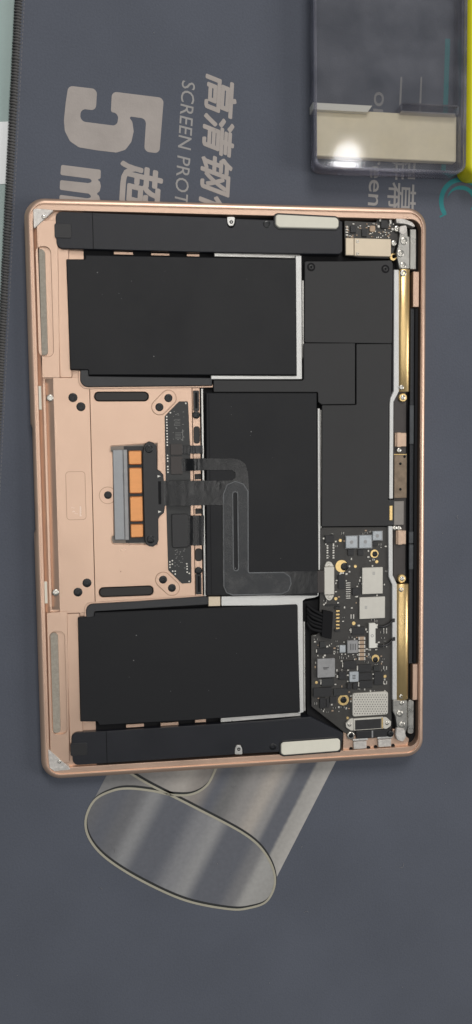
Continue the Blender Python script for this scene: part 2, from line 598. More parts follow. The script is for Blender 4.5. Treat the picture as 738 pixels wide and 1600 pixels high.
def z1px(pts, ox=80, oy=140, s=4.61):
    return [(ox+a/s, oy+b/s) for a, b in pts]
five = z1px([(812, 58), (780, 458), (670, 445), (685, 208), (556, 190), (585, 230), (595, 300), (578, 375), (535, 432), (470, 452), (330, 436), (200, 414), (135, 370), (98, 295), (92, 220), (105, 90), (124, -30), (332, -6), (322, 150), (235, 138), (212, 160), (210, 205), (235, 230), (455, 258), (478, 240), (484, 190), (462, 165), (430, 160), (438, 12)])
flat('printed_numeral', PRINT, PP(five, 0, 2.6, 5), Z1)
emm = z1px([(72, 540), (358, 576), (356, 640), (330, 645), (352, 662), (358, 695), (350, 730), (325, 750), (345, 762), (355, 800), (345, 860), (60, 830), (60, 756), (262, 782), (286, 775), (286, 762), (270, 748), (62, 720), (64, 650), (266, 672), (290, 666), (292, 650), (276, 640), (66, 613)])
flat('printed_letter', PRINT, PP(emm, 0, 0.9, 4), Z1)
lettering('printed_character', '超', (190, 252), (186, 318), (21.5, None), PRINT, 0.028, 0.12)
lettering('printed_word', 'SCREEN PROT', (284.5, 125), (272.5, 319), (7.0, None), PRINTF, 0.004, 0.12)
lettering('printed_character', '高清钢化', (323, 116), (309.5, 362), (16.2, None), PRINT, 0.030, 0.22)
lettering('printed_word', 'or Screen', (585.2, 142.5), (575, 320), (8.4, None), PRINTF, 0.012, 0.0)
lettering('printed_character', '屏幕', (608, 234), (605, 330), (16.3, None), PRINTF, 0.004, 0.0)
flat('printed_stroke', PRINTF, PP([(626.0, 120), (629.0, 120), (626.5, 178), (623.5, 178)], 0), Z1)
flat('printed_stroke', PRINTF, PP([(657.5, 120), (660.0, 120), (658, 178), (655, 178)], 0), Z1)
flat('printed_stripe', TEAL, PP([(696, 60), (704, 60), (697, 266), (690, 266)], 0), Z1)
def arc(cx, cy, ro, ri, a0, a1, n=40):
    o = [(cx+ro(t)*math.cos(t), cy+ro(t)*math.sin(t)) for t in [a0+(a1-a0)*k/n for k in range(n+1)]]
    i = [(cx+ri(t)*math.cos(t), cy+ri(t)*math.sin(t)) for t in [a0+(a1-a0)*k/n for k in range(n+1)]]
    return o+i[::-1]
rcx, rcy = P(722, 315, 0)
K = 0.352
flat('printed_ring', TEAL, arc(rcx, rcy, lambda t: 38*K, lambda t: 30.5*K, math.radians(-35), math.radians(214)), Z1)
flat('printed_ring', TEAL, arc(rcx, rcy, lambda t: 25*K, lambda t: (25-6.5*min(1, max(0.06, (math.radians(170)-t)/1.3)))*K, math.radians(-35), math.radians(168)), Z1)
flat('printed_tick', TEAL, PP([(687, 337.5), (697.5, 332.5), (698.5, 334.5), (688, 340)], 0), Z1)

# printed sweep with a looped line (a picture printed on the cloth)
def sweep_material(name, stops):
    m = mat(name, (0.2, 0.2, 0.2), 0.85, 0, 0.25)
    nt = m.node_tree
    b = nt.nodes['Principled BSDF']
    tc = nt.nodes['Texture Coordinate']
    a = Vector(P(100, 1300, 0))
    c = Vector(P(500, 1300, 0))
    sl = Vector(P(300-0.513*200, 1500, 0))-Vector(P(300, 1300, 0))
    # u = 0..1 between px 100 and 500 on the line y=1300, constant along the sweep direction
    nx, ny = -sl.y, sl.x
    den = nx*(c.x-a.x)+ny*(c.y-a.y)
    dot = nt.nodes.new('ShaderNodeVectorMath')
    dot.operation = 'DOT_PRODUCT'
    dot.inputs[1].default_value = (nx/den/MM, ny/den/MM, 0)
    nt.links.new(tc.outputs['Object'], dot.inputs[0])
    ad = nt.nodes.new('ShaderNodeMath')
    ad.operation = 'SUBTRACT'
    ad.inputs[1].default_value = (nx*a.x+ny*a.y)/den
    nt.links.new(dot.outputs['Value'], ad.inputs[0])
    nz = nt.nodes.new('ShaderNodeTexNoise')
    nz.inputs['Scale'].default_value = 420
    nz.inputs['Detail'].default_value = 8
    nt.links.new(tc.outputs['Object'], nz.inputs['Vector'])
    jit = nt.nodes.new('ShaderNodeMath')
    jit.operation = 'MULTIPLY_ADD'
    jit.inputs[1].default_value = 0.004
    nt.links.new(nz.outputs['Fac'], jit.inputs[0])
    nt.links.new(ad.outputs[0], jit.inputs[2])
    cr = nt.nodes.new('ShaderNodeValToRGB')
    els = cr.color_ramp.elements
    els[0].position = stops[0][0]
    els[0].color = (*stops[0][1], 1)
    els[1].position = stops[-1][0]
    els[1].color = (*stops[-1][1], 1)
    for p, c_ in stops[1:-1]:
        e = els.new(p)
        e.color = (*c_, 1)
    cr.color_ramp.interpolation = 'EASE'
    nt.links.new(jit.outputs[0], cr.inputs['Fac'])
    mr = nt.nodes.new('ShaderNodeMapRange')
    mr.inputs['To Min'].default_value = 0.86
    mr.inputs['To Max'].default_value = 1.14
    nt.links.new(nz.outputs['Fac'], mr.inputs['Value'])
    sm = nt.nodes.new('ShaderNodeVectorMath')
    sm.operation = 'SCALE'
    nt.links.new(cr.outputs['Color'], sm.inputs[0])
    nt.links.new(mr.outputs['Result'], sm.inputs['Scale'])
    nt.links.new(sm.outputs['Vector'], b.inputs['Base Color'])
    return m
def U(u):
    return (u-100)/400.0+0.01
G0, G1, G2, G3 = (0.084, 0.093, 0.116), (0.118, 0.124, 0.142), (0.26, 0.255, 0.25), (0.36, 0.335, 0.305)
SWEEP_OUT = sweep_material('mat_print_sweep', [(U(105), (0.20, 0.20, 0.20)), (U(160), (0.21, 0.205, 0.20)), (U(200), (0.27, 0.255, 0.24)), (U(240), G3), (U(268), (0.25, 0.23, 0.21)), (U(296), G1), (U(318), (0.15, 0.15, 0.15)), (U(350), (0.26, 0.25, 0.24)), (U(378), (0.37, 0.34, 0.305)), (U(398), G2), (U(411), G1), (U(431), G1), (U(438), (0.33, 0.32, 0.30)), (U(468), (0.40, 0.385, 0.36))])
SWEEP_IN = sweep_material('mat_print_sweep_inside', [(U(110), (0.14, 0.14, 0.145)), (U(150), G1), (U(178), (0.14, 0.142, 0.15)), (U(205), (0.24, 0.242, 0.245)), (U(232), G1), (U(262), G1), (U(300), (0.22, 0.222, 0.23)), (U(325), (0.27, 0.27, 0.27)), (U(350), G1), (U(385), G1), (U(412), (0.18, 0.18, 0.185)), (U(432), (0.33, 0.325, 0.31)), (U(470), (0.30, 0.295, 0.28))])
loop_px = [(205, 1209), (235.5, 1227), (303, 1261), (384.6, 1305), (418, 1339), (430, 1376), (418, 1407), (391, 1418.5), (357.5, 1420.5), (290, 1407), (222, 1376.5), (168, 1342.6), (140.6, 1312), (134, 1281.6), (147.4, 1251), (174.5, 1236), (201.6, 1232), (239, 1236)]
lp = smooth_path([(a, b, 0) for a, b in loop_px], 6)
# oval = closed part of the line
oval = [(a, b) for a, b, _ in lp if True]
k0 = min(range(len(oval)), key=lambda i: abs(oval[i][0]-246)+abs(oval[i][1]-1232) if i < 30 else 1e9)
oval_closed = oval[k0:]
out_px = [(134.5, 1284), (168, 1215), (298, 945), (660, 945), (526, 1188), (431, 1374)]
lower = [q for q in oval_closed if q[1] > 1278]
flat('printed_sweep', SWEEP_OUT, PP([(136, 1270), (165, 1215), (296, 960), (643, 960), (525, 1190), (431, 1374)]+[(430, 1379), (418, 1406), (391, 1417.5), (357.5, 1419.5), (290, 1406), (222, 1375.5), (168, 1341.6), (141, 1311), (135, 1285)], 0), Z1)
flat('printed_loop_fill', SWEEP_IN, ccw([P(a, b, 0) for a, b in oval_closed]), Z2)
bm = bmesh.new()
path = smooth_path([(*P(a, b, 0), Z4) for a, b in [(196, 1203)]+loop_px+[(269, 1242), (300, 1241), (323.6, 1227), (337, 1202), (341, 1190)]], 8)
ribbon(bm, path, 1.25, 0.02)
link('printed_line', mesh_of(bm, 'printed_line', LINEC), mat_root)
bm = bmesh.new()
cen = Vector(P(285, 1325, 0))
npth = len(path)
sh = []
wd = []
for i, p in enumerate(path):
    a = Vector(path[max(0, i-1)][:2])
    c = Vector(path[min(npth-1, i+1)][:2])
    d = (c-a).normalized()
    nn = Vector((-d.y, d.x))
    t = i/npth
    side = -1.0 if t < 0.30 else 1.0
    sh.append((p[0]+0.55, p[1]+0.95, Z3))
    wd.append(0.9+0.8*abs(math.sin(t*9.0+0.8)))
ribbon(bm, sh, wd, 0.02)
link('printed_shadow_line', mesh_of(bm, 'printed_shadow_line', LINED), mat_root)

# ================================================================== the laptop
lap = thing('laptop', 'rose gold laptop lying open-bottomed, batteries and circuit board showing', 'laptop')
HX, HY, CR = 106.2, 152.05, 10.5
def loop(il, ir, it, ib, r, notch=0.0):
    x0, x1, y0, y1 = -HX+il, HX-ir, -HY+ib, HY-it
    pts = []
    for cx, cy, a0 in ((x1-r, y0+r, -90), (x1-r, y1-r, 0), (x0+r, y1-r, 90), (x0+r, y0+r, 180)):
        for k in range(9):
            a = math.radians(a0+90*k/8)
            pts.append((cx+r*math.cos(a), cy+r*math.sin(a)))
        if a0 == 90:                        # samples down the front edge for the finger scoop
            ya, yb = y1-r, y0+r
            for k in range(1, 60):
                y = ya+(yb-ya)*k/60
                g = max(0, min(1, (27-abs(y-9))/4.0))
                g = g*g*(3-2*g)
                pts.append((x0+notch*g, y))
    return pts
bm = bmesh.new()
rs = []
for il, z, nt_ in ((1.6, 0.25, 0), (0.7, 0.9, 0), (0.45, 2.2, 0), (0.5, 3.6, 0), (1.2, 4.3, 0)):
    rs.append(ring(bm, loop(il, il, il, il, CR-il, nt_), z))
for a, b in zip(rs, rs[1:]):
    bridge(bm, a, b)
bm.faces.new(rs[0][::-1])
bm.faces.new(rs[-1])
link('display_lid', mesh_of(bm, 'display_lid', ALU, 60), lap)
bm = bmesh.new()
prof = [(1.3, 4.4, 1.6), (0.35, 4.7, 1.9), (0.0, 5.3, 2.0), (0.15, W(-2.2), 1.6), (0.6, W(-1.15), 1.0), (1.3, W(-0.5), 0.2), (2.2, W(-0.12), 0), (2.9, W(0), 0), (3.15, W(-0.05), 0), (3.2, W(-0.75), 0)]
rs = [ring(bm, loop(i, i*0.9, i, i, CR-i, n_), z) for i, z, n_ in prof]
rs.append(ring(bm, loop(4.2, 3.2, 6.1, 6.1, 6.2), W(-0.75)))
rs.append(ring(bm, loop(4.4, 3.3, 6.3, 6.3, 6.0), W(-0.95)))
rs.append(ring(bm, loop(4.4, 3.3, 6.3, 6.3, 6.0), 4.9))
for a, b in zip(rs, rs[1:]):
    bridge(bm, a, b)
bm.faces.new(rs[-1])
hous = link('housing', mesh_of(bm, 'housing', ALU, 30), lap)
def H(name, m, polys, z0, z1, b=0.12, **k):
    return part(name, m, hous, polys, z0, z1, b, **k)
def L_(name, m, polys, z0, z1, b=0.12, **k):
    return part(name, m, lap, polys, z0, z1, b, **k)
FL = 4.9
# black liner over the keyboard web
H('keyboard_liner', BLACK, rect(*RX(140, 332, 642, 1188, 6)), FL, 5.3, 0)
# front ridge and groove
zr = 7.0
H('front_ridge', ALU, RR(71.7, 598, 76, 950, zr, 0.3), FL, zr, 0.2)
bm = bmesh.new()                       # groove slope facing the front edge
x0, y0, x1, y1 = RX(75.5, 592, 88.6, 953, 6)
vs = [bm.verts.new((a*MM, b*MM, c*MM)) for a, b, c in ((x0, y0, 4.95), (x1, y0, 6.6), (x1, y1, 6.6), (x0, y1, 4.95))]
bm.faces.new(vs)
link('front_groove', mesh_of(bm, 'front_groove', ALU), hous)
bm = bmesh.new()
for (pa, pb, pc_, pd_) in (((64.0, 597), (71.9, 597), (71.9, 951), (64.0, 951)),):
    x0, y0, x1, y1 = RX(63.6, 330, 72.0, 1203, 6)
    vs = [bm.verts.new((a*MM, b*MM, c*MM)) for a, b, c in ((x0, y0, 4.95), (x1, y0, 6.8), (x1, y1, 6.8), (x0, y1, 4.95))]
    bm.faces.new(vs)
link('front_channel', mesh_of(bm, 'front_channel', ALU), hous)
for a, b, c, d in ((60.6, 603, 67, 640), (69.7, 908.7, 76, 943)):
    H('alignment_tab', CREAM, RR(a, b, c, d, 6.2, 0.15), FL, 6.2, 0.1)
screw(78, 621.5, 5.6, 6.6, SCRS, lap)
screw(87, 926, 5.6, 6.6, SCRS, lap)
# corner plates with long slots
zc = 6.9
for (pl, sl, padq, step) in (
        ([(57, 345), (90, 343), (93.5, 590), (66, 590)], (58.8, 385, 81.5, 557), (59.5, 389, 72.5, 555), (90.5, 372, 110, 590)),
        ([(73, 958), (105, 955), (108.5, 1192), (79, 1192)], (79.5, 987, 103, 1148), (79.8, 989, 92.5, 1146), (106, 958, 128, 1175))):
    hole = RR(*sl, zc, 3.0, 6)
    H('slotted_plate', ALU, PP(pl, zc, 0.4), FL, zc, 0.15, holes=[hole], hole_b=0.2)
    H('slot_floor', ALU, inset(hole, -0.4), FL, 5.6, 0)
    H('foam_strip', FOAM, RR(*padq, 6.7, 2.0, 5), 5.6, 6.7, 0.25)
    H('recessed_plate', ALU, RR(*step, 6.0, 0.8), FL, 6.0, 0.3)
# raw aluminium corners with a screw boss
for pts, sx, sy in (([(51.5, 326), (57, 325), (85, 327.5), (52.5, 358)], 68, 338.5), ([(74.5, 1170), (112, 1203), (85, 1206), (77, 1200)], 93, 1190.5)):
    c_ = H('bare_corner', ADHES, PP(pts, 7.4, 0.5), FL, 7.4, 0.25)
    screw(sx, sy, 3.2, 7.5, SCRS, lap)

# ---- trackpad and its support strip
zt = 6.6
H('support_strip', ALU, RR(88, 590, 144.1, 958, zt, 0.4), FL, zt, 0.15)
tp = bpy.data.objects.new('trackpad', None)
COL.objects.link(tp)
tp.parent = lap
pocket = PR([(172, 696.5, 1.0), (246, 692), (246, 851), (175.5, 850, 1.0), (173.8, 844, 0.8), (174.5, 838, 0.5), (177.6, 836), (177.0, 708), (172, 706, 0.6)], zt, 0.2)
slotA = RR(147, 612, 232.5, 627, zt, 2.4, 6)
slotB = RR(154.5, 916.5, 240, 932, zt, 2.4, 6)
xa, ya, xb, yb = RX(144.9, 604, 302.5, 944, zt)
part('trackpad_plate', ALU, tp, rnd(rect(xa, ya, xb, yb), 0.5), 5.2, zt, 0.12, holes=[pocket, slotA, slotB], hole_b=0.18)
part('pocket_floor', ALU, tp, inset(pocket, -0.5), 4.9, 5.4, 0)
for q in ((148.5, 613, 231, 625.8), (156, 917.8, 238.6, 930.6)):
    part('rubber_slot', mat('rubber_slot', (0.030, 0.028, 0.026), 0.6, 0, 0.4), tp, RR(*q, 6.3, 2.1, 6), 5.2, 6.35, 0.2)
def pill(x0, y0, x1, y1, r, z, n=10):
    a, b = Vector(P(x0, y0, z)), Vector(P(x1, y1, z))
    d = (b-a).normalized()
    ang = math.atan2(d.y, d.x)
    pts = [(b.x+r*math.cos(ang-math.pi/2+math.pi*k/n), b.y+r*math.sin(ang-math.pi/2+math.pi*k/n)) for k in range(n+1)]
    pts += [(a.x+r*math.cos(ang+math.pi/2+math.pi*k/n), a.y+r*math.sin(ang+math.pi/2+math.pi*k/n)) for k in range(n+1)]
    return pts
for (ax, ay, bx_, by) in ((249.3, 636, 263.4, 621.8), (255, 905.8, 268.9, 918.8)):
    part('screw_plate_gap', ETCHD, tp, pill(ax, ay, bx_, by, 4.35, zt), zt, zt+0.06, 0)
    part('screw_plate', ALU, tp, pill(ax, ay, bx_, by, 4.0, zt), zt, zt+0.22, 0.1)
    screw(ax, ay, 6.6, zt+0.35, SCRB, tp)
    screw(bx_, by, 6.6, zt+0.35, SCRB, tp)
for ax, ay in ((114, 621), (126.5, 635.3), (136, 911), (121.8, 925.4)):
    screw(ax, ay, 6.9, zt+0.3, SCRB, tp)
cx, cy = P(168.5, 774, zt)
part('washer_gap', ETCHD, tp, circ(cx, cy, 4.6, 32), zt, zt+0.05, 0, holes=[circ(cx, cy, 4.25, 32)])
screw(168.8, 773.6, 6.2, zt+0.35, SCRB, tp)
# engraved label on the support strip
q = RX(103.2, 736.5, 134.2, 812.5, zt)
part('label_outline', ETCHD, tp, rnd(rect(*q), 1.8, 5), zt, zt+0.05, 0, holes=[rnd(rect(q[0]+.28, q[1]+.28, q[2]-.28, q[3]-.28), 1.55, 5)])
bm = bmesh.new()
for k in range(9):
    x0, y0 = P(124.8, 792.5+k*1.75, zt)
    prism(bm, rect(x0, y0, x0+random.uniform(0.6, 0.9), y0+0.38), zt, zt+0.05, 0)
for k in range(7):
    x0, y0 = P(112+random.uniform(0, 8), 793+random.uniform(0, 12), zt)
    prism(bm, rect(x0, y0, x0+0.35, y0+0.35), zt, zt+0.05, 0)
link('etched_marks', mesh_of(bm, 'etched_marks', ETCH), tp, kind='stuff')

# haptic motor in the trackpad pocket
hm = bpy.data.objects.new('haptic_motor', None)
COL.objects.link(hm)
hm.parent = lap
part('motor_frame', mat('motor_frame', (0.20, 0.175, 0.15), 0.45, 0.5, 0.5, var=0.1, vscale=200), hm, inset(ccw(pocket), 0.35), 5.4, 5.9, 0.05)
part('motor_bed', BLKP, hm, RR(195, 697, 226, 848, 6.2, 0.3), 5.4, 6.0, 0.1)
part('motor_magnet', MAGN, hm, RR(177.5, 702.5, 193.6, 844, 8.2, 0.4), 5.4, 8.2, 0.35)
part('motor_magnet', GREYM, hm, RR(193.9, 702.5, 200.2, 844, 7.7, 0.35), 5.4, 7.7, 0.25)
for q in ((200.8, 704, 222, 726), (201.8, 730.7, 222.8, 771), (203.0, 775.6, 224, 815), (204, 819, 224.6, 840)):
    part('copper_coil', COPP, hm, RR(*q, 7.6, 0.7), 6.0, 7.6, 0.45)
br = z1px([(345, 130), (355, 105), (382, 90), (412, 98), (436, 122), (440, 160), (441, 292), (462, 303), (486, 330), (490, 372), (497, 560), (490, 605), (462, 630), (450, 650), (452, 800), (440, 832), (412, 850), (385, 848), (360, 830), (352, 800), (340, 400), (336, 180)], 150, 670)
part('motor_bracket', BLKP, hm, PP(br, 8.6), 6.0, 8.6, 0.3)
for q in ((247.5, 752, 252, 788),):
    part('motor_slot', BLACK, hm, RR(*q, 8.7, 0.2), 8.6, 8.68, 0)
for ax, ay in ((232.9, 701.5), (235.7, 843)):
    screw(ax, ay, 6.3, 8.75, SCRB, hm)
for ax, ay in ((248.7, 744), (249.8, 799.5)):
    x0, y0 = P(ax, ay, 8.7)
    part('white_marker', WHITEP, hm, [(x0-0.8, y0+0.6), (x0-0.8, y0-0.7), (x0+0.9, y0+0.0)], 8.6, 8.75, 0)

# ---- trackpad circuit board
zb = 7.1
tb_ = part('trackpad_board', PCB2, lap, PP([(257.5, 650), (280, 627), (294, 627), (297.5, 700), (299.5, 911), (284.5, 912), (263, 891), (259.5, 770)], zb, 0.8), zt, zb, 0.1)
def on(parent, name, m, q, z0, h, b=0.1, r=0.2, **k):
    return part(name, m, parent, RR(*q, z0+h, r), z0, z0+h, b, **k)
on(tb_, 'connector_cover', BRNC, (266.5, 693.7, 285, 710.8), zb, 0.7)
on(tb_, 'connector_cover', BRNC, (267.0, 713.2, 285.5, 741), zb, 0.6)
on(tb_, 'connector_cover', BLKP, (268.6, 803, 294, 855.5), zb, 0.9, 0.25, 1.0)
bm = bmesh.new()
for y in [651+4.45*k for k in range(11)]+[711.5, 716, 720.5, 729, 733.5, 737.8]:
    x0, y0 = P(260.6+(y-650)*0.022, y, zb)
    prism(bm, circ(x0, y0, 0.42, 8), zb, zb+0.1, 0)
for a, b in ((266.5, 644.8), (290.4, 630), (265.6, 878), (269.5, 876), (265.8, 882.3), (269.5, 881.5), (265.8, 886.5), (270, 892.5), (274, 892.5), (274, 897), (292, 881), (292.5, 885), (292.5, 889), (292.6, 894), (296, 896), (295.8, 908.5)):
    x0, y0 = P(a, b, zb)
    prism(bm, circ(x0, y0, 0.42, 8), zb, zb+0.1, 0)
link('test_points', mesh_of(bm, 'test_points', SOLD), tb_, kind='stuff')
bm = bmesh.new()
for (xa_, ya_, xb_, yb_) in ((273, 655, 282, 664), (274, 676, 283, 688)):
    for k in range(5):
        q = RX(xa_, ya_+k*2.3, xb_, ya_+k*2.3+0.5, zb)
        prism(bm, rect(*q), zb, zb+0.05, 0)
for k in range(26):
    a, b = random.uniform(270, 287), random.uniform(641, 690)
    x0, y0 = P(a, b, zb)
    prism(bm, rect(x0, y0, x0+random.uniform(0.3, 0.9), y0+0.3), zb, zb+0.05, 0)
q = RX(285.2, 671, 286.2, 689, zb)
prism(bm, rect(*q), zb, zb+0.05, 0)
for k in range(24):
    a, b = random.uniform(272, 288), random.uniform(858, 888)
    x0, y0 = P(a, b, zb)
    prism(bm, rect(x0, y0, x0+random.uniform(0.3, 0.8), y0+0.35), zb, zb+0.05, 0)
link('silk_marks', mesh_of(bm, 'silk_marks', SILK), tb_, kind='stuff')

# ---- hinge-side strip of the trackpad (flexure levers)
lev = H('lever_strip', ALU, RR(303.2, 606, 314.6, 934, 6.4, 0.3), FL, 6.4, 0.12)
H('strip_gap', BLACK, RR(298.5, 606, 303.6, 934, 6.0, 0.1), FL, 5.9, 0)
H('edge_rail', SILV, RR(316.8, 607, 320.0, 933, 7.6, 0.2), FL, 7.4, 0.15)
for q, y0 in (((302.2, 610, 311.4, 642), 0), ((306.2, 897, 315.2, 929), 0)):
    L_('lever', BLKP, RR(*q, 7.0, 0.4), 6.4, 6.9, 0.15)
    x0_, y0_, x1_, y1_ = q
    L_('lever_slot', BLACK, RR(x0_+3, y0_+3, x1_-2.6, y1_-4, 7.0, 0.3), 6.9, 6.97, 0)
screw(306.8, 648, 6.0, 7.3, SCRB, lap)
screw(310.5, 892, 6.0, 7.3, SCRB, lap)
L_('rubber_pad', mat('rubber_pad', (0.032, 0.030, 0.028), 0.65), RR(302.8, 666, 312.8, 693, 6.9, 1.5, 5), 6.4, 6.8, 0.2)
L_('rubber_pad', bpy.data.materials['rubber_pad'], RR(305.2, 857, 316.2, 877, 6.9, 1.5, 5), 6.4, 6.8, 0.2)
L_('rubber_pad', bpy.data.materials['rubber_pad'], RR(304.4, 740.6, 314.0, 748.8, 6.9, 0.2), 6.4, 6.8, 0.1)
L_('rubber_pad', bpy.data.materials['rubber_pad'], RR(305.4, 794.5, 315.6, 803, 6.9, 0.2), 6.4, 6.8, 0.1)

# ---- speakers
zs = W(-0.25)
sp1 = PR([(86.5, 329.5, 3.2), (350, 339.8), (355, 340.5), (355.5, 350), (358, 355), (364, 355.3), (367, 350), (367.5, 341), (428, 343.5), (432, 337), (526, 341), (535.5, 346, 0.6), (535.5, 397, 2.4), (470, 396.5), (300, 393.5), (160, 389.8), (88.5, 388, 3.2)], zs, 1.2)
s1 = L_('speaker', SPK, sp1, FL, zs, 0.35)
sp2 = PR([(111, 1145.5, 3.2), (165, 1143), (300, 1134.5), (430, 1126), (486, 1120.5), (537, 1146), (533, 1176), (440, 1178), (436, 1175.5), (379.5, 1178.5), (379, 1169), (376, 1163.5), (370, 1163.8), (367.5, 1169), (367, 1179.5), (250, 1187.5), (114, 1196.5, 3.2)], zs, 1.2)
s2 = L_('speaker', SPK, sp2, FL, zs, 0.35)
for s_, seam, flap, hole, padp in ((s1, (144.6, 331, 145.9, 389), (85.2, 349, 111.5, 371.5), (417.3, 350), [(431, 334.5), (526, 339.5), (529.5, 344), (529.5, 353), (526, 357), (436, 355), (431, 351)]),
                                   (s2, (166.2, 1143.2, 167.5, 1193), (110, 1161.5, 136.5, 1181), (427, 1167), [(439.5, 1163), (443, 1160.5), (528, 1154.5), (532, 1157), (532, 1171), (528, 1174), (444, 1180.5), (439.5, 1178)])):
    part('seam', BLACK, s_, rect(*RX(*seam, zs)), zadd(zs, -0.2), zadd(zs, 0.02), 0)
    part('flap', BLKP, s_, RR(*flap, zadd(zs, 0.3), 0.9), zadd(zs, -2.5), zadd(zs, 0.30), 0.12)
    pd = PP(padp, zadd(zs, 0.9), 1.6, 5)
    part('gasket_frame', BLKP, s_, inset(pd, -1.0), FL, zadd(zs, 0.25), 0.3)
    part('gasket_pad', CREAM, s_, pd, FL, zadd(zs, 0.9), 0.4)
    screw(hole[0], hole[1], 6.0, zadd(zs, 0.05), SCRB, s_)
for (a, b, dy) in ((361.3, 346, -1), (373.2, 1171.5, 1)):
    pts = [(a-6.5, b+dy*8), (a+6.5, b+dy*8), (a+5.6, b-dy*2), (a+3.2, b-dy*6.5), (a-3.2, b-dy*6.5), (a-5.6, b-dy*2)]
    t_ = H('screw_tab', SILV, PP(pts, zs, 0.8), FL, zadd(zs, -0.3), 0.2)
    screw(a+0.3, b-dy*0.5, 2.8, zadd(zs, -0.2), SCRB, lap)

# ---- bright tray edges round the batteries
zy = 8.0
H('battery_tray', SILVB, [PP([(462, 399), (471.5, 399), (472.5, 592.5), (330, 592.5), (330, 586.5), (463.5, 587)], 9.4)], FL, 9.4, 0.25)
H('battery_tray', SILV, PP([(335, 393.5), (470, 397.5), (470, 403.5), (335, 400.5)], 8.0), FL, 8.0, 0.2)
H('tray_rail', SILV, RR(472.8, 437, 476.2, 560, 9.4, 0.5), FL, 8.8, 0.3)
H('battery_tray', SILVB, RR(497, 638, 500.8, 891, 9.4, 0.2), FL, 9.4, 0.25)
H('tray_rail', SILV, RR(501.2, 640, 503.4, 826, 9.4, 0.2), FL, 8.8, 0.25)
H('battery_tray', SILVB, PP([(346, 932), (470, 928.5), (498.5, 925), (498.5, 931), (492, 934), (478, 936), (473.5, 939), (474, 1000), (475, 1113), (466, 1116), (465, 946), (346, 947)], 9.4, 0.6), FL, 9.4, 0.25)
H('tray_end', CREAMC, PP([(326, 932.5), (344.5, 932), (344.5, 947), (326, 947.5)], 9.0), FL, 9.0, 0.2)
H('tray_rail', SILV, RR(475.4, 972, 477.8, 1112, 9.4, 0.2), FL, 8.8, 0.25)
H('battery_tray', SILV, PP([(345, 1122), (470, 1113), (470, 1119), (345, 1129)], 8.0), FL, 8.0, 0.2)
for q in ((178, 393.3, 208, 397.5), (236, 395.5, 265, 399), (292, 396.5, 312, 400.5), (197, 1131.5, 225, 1136.5), (251, 1129, 279, 1134), (305, 1124, 322, 1129)):
    H('web_window', ALU, rect(*RX(*q, 6.4)), FL, 6.4, 0.1)

# ---- batteries
zbt = W(0.15)
b1 = rnd(PP([(103.5, 404.5), (133, 404.5), (134, 398), (463, 404), (464, 586), (138, 586), (138, 578), (109.5, 577.5)], zbt), 0.5, 3)
b1_ = L_('battery', BAT, b1, FL, zbt, 0.45)
b2 = rnd(PP([(322, 613.5), (495.5, 613.5), (497, 892), (497, 931), (322.5, 931)], zbt), 0.5, 3)
b2_ = L_('battery', BAT, b2, FL, zbt, 0.45)
b3 = rnd(PP([(121.5, 965.5), (146.5, 963), (147, 957.5), (300, 951.5), (465, 945), (469.5, 1113), (300, 1126), (155, 1134), (152, 1128), (125.5, 1128)], zbt), 0.5, 3)
b3_ = L_('battery', BAT, b3, FL, zbt, 0.45)
for b_, n_ in ((b1_, 5), (b2_, 6), (b3_, 5)):
    bm = bmesh.new()
    co = [v.co for v in b_.data.vertices]
    ax0, ax1 = min(c.x for c in co)/MM, max(c.x for c in co)/MM
    ay0, ay1 = min(c.y for c in co)/MM, max(c.y for c in co)/MM
    for k in range(n_+3):
        x_, y_ = random.uniform(ax0+14, ax1-4), random.uniform(ay0+4, ay1-4)
        r_ = random.choice((0.12, 0.14, 0.16, 0.3))
        prism(bm, circ(x_, y_, r_, 6), zbt, zadd(zbt, 0.08), 0)
    link('dust_specks', mesh_of(bm, 'dust_specks', SPECK), b_, kind='stuff')
sub(b1_, 'cell_fold', BAT, rect(*RX(139.5, 400.5, 140.3, 583, zbt)), zadd(zbt, -0.2), zadd(zbt, 0.04), 0)
sub(b2_, 'cell_fold', BLACK, rect(*RX(328, 616, 329, 929, zbt)), zadd(zbt, -0.2), zadd(zbt, 0.02), 0)
sub(b3_, 'cell_fold', BAT, rect(*RX(157.5, 961, 158.3, 1128, zbt)), zadd(zbt, -0.2), zadd(zbt, 0.04), 0)

# ---- black cable covers above and below the trackpad
cov = mat('cable_cover', (0.022, 0.023, 0.025), 0.42, 0, 0.5, bump=0.05, bscale=900, var=0.1, vscale=60)
c1_ = L_('cable_cover', cov, PR([(125.5, 577.8), (138, 577.8), (138.5, 587.5), (332, 590), (332, 602.5), (200, 604), (125, 604.5, 5.0)], 8.4, 0.5, 8), FL, 8.4, 0.35)
H('cover_lip', ALU, PR([(122.8, 579), (130, 579), (130, 598), (333, 600), (333, 605.5), (200, 607), (122.5, 608, 5.8)], 6.9, 0.4, 8), FL, 6.9, 0.2)
c2_ = L_('cable_cover', cov, PR([(134.8, 966), (134, 944.5, 5.0), (220, 939.5), (326.5, 931.5), (326.5, 945), (147.5, 956), (147, 964)], 8.4, 0.5, 8), FL, 8.4, 0.35)
H('cover_lip', ALU, PR([(131.8, 964), (131.2, 941.5, 5.8), (220, 936.3), (326, 929), (326, 936), (220, 943), (139, 950), (139, 964)], 6.9, 0.4, 8), FL, 6.9, 0.2)

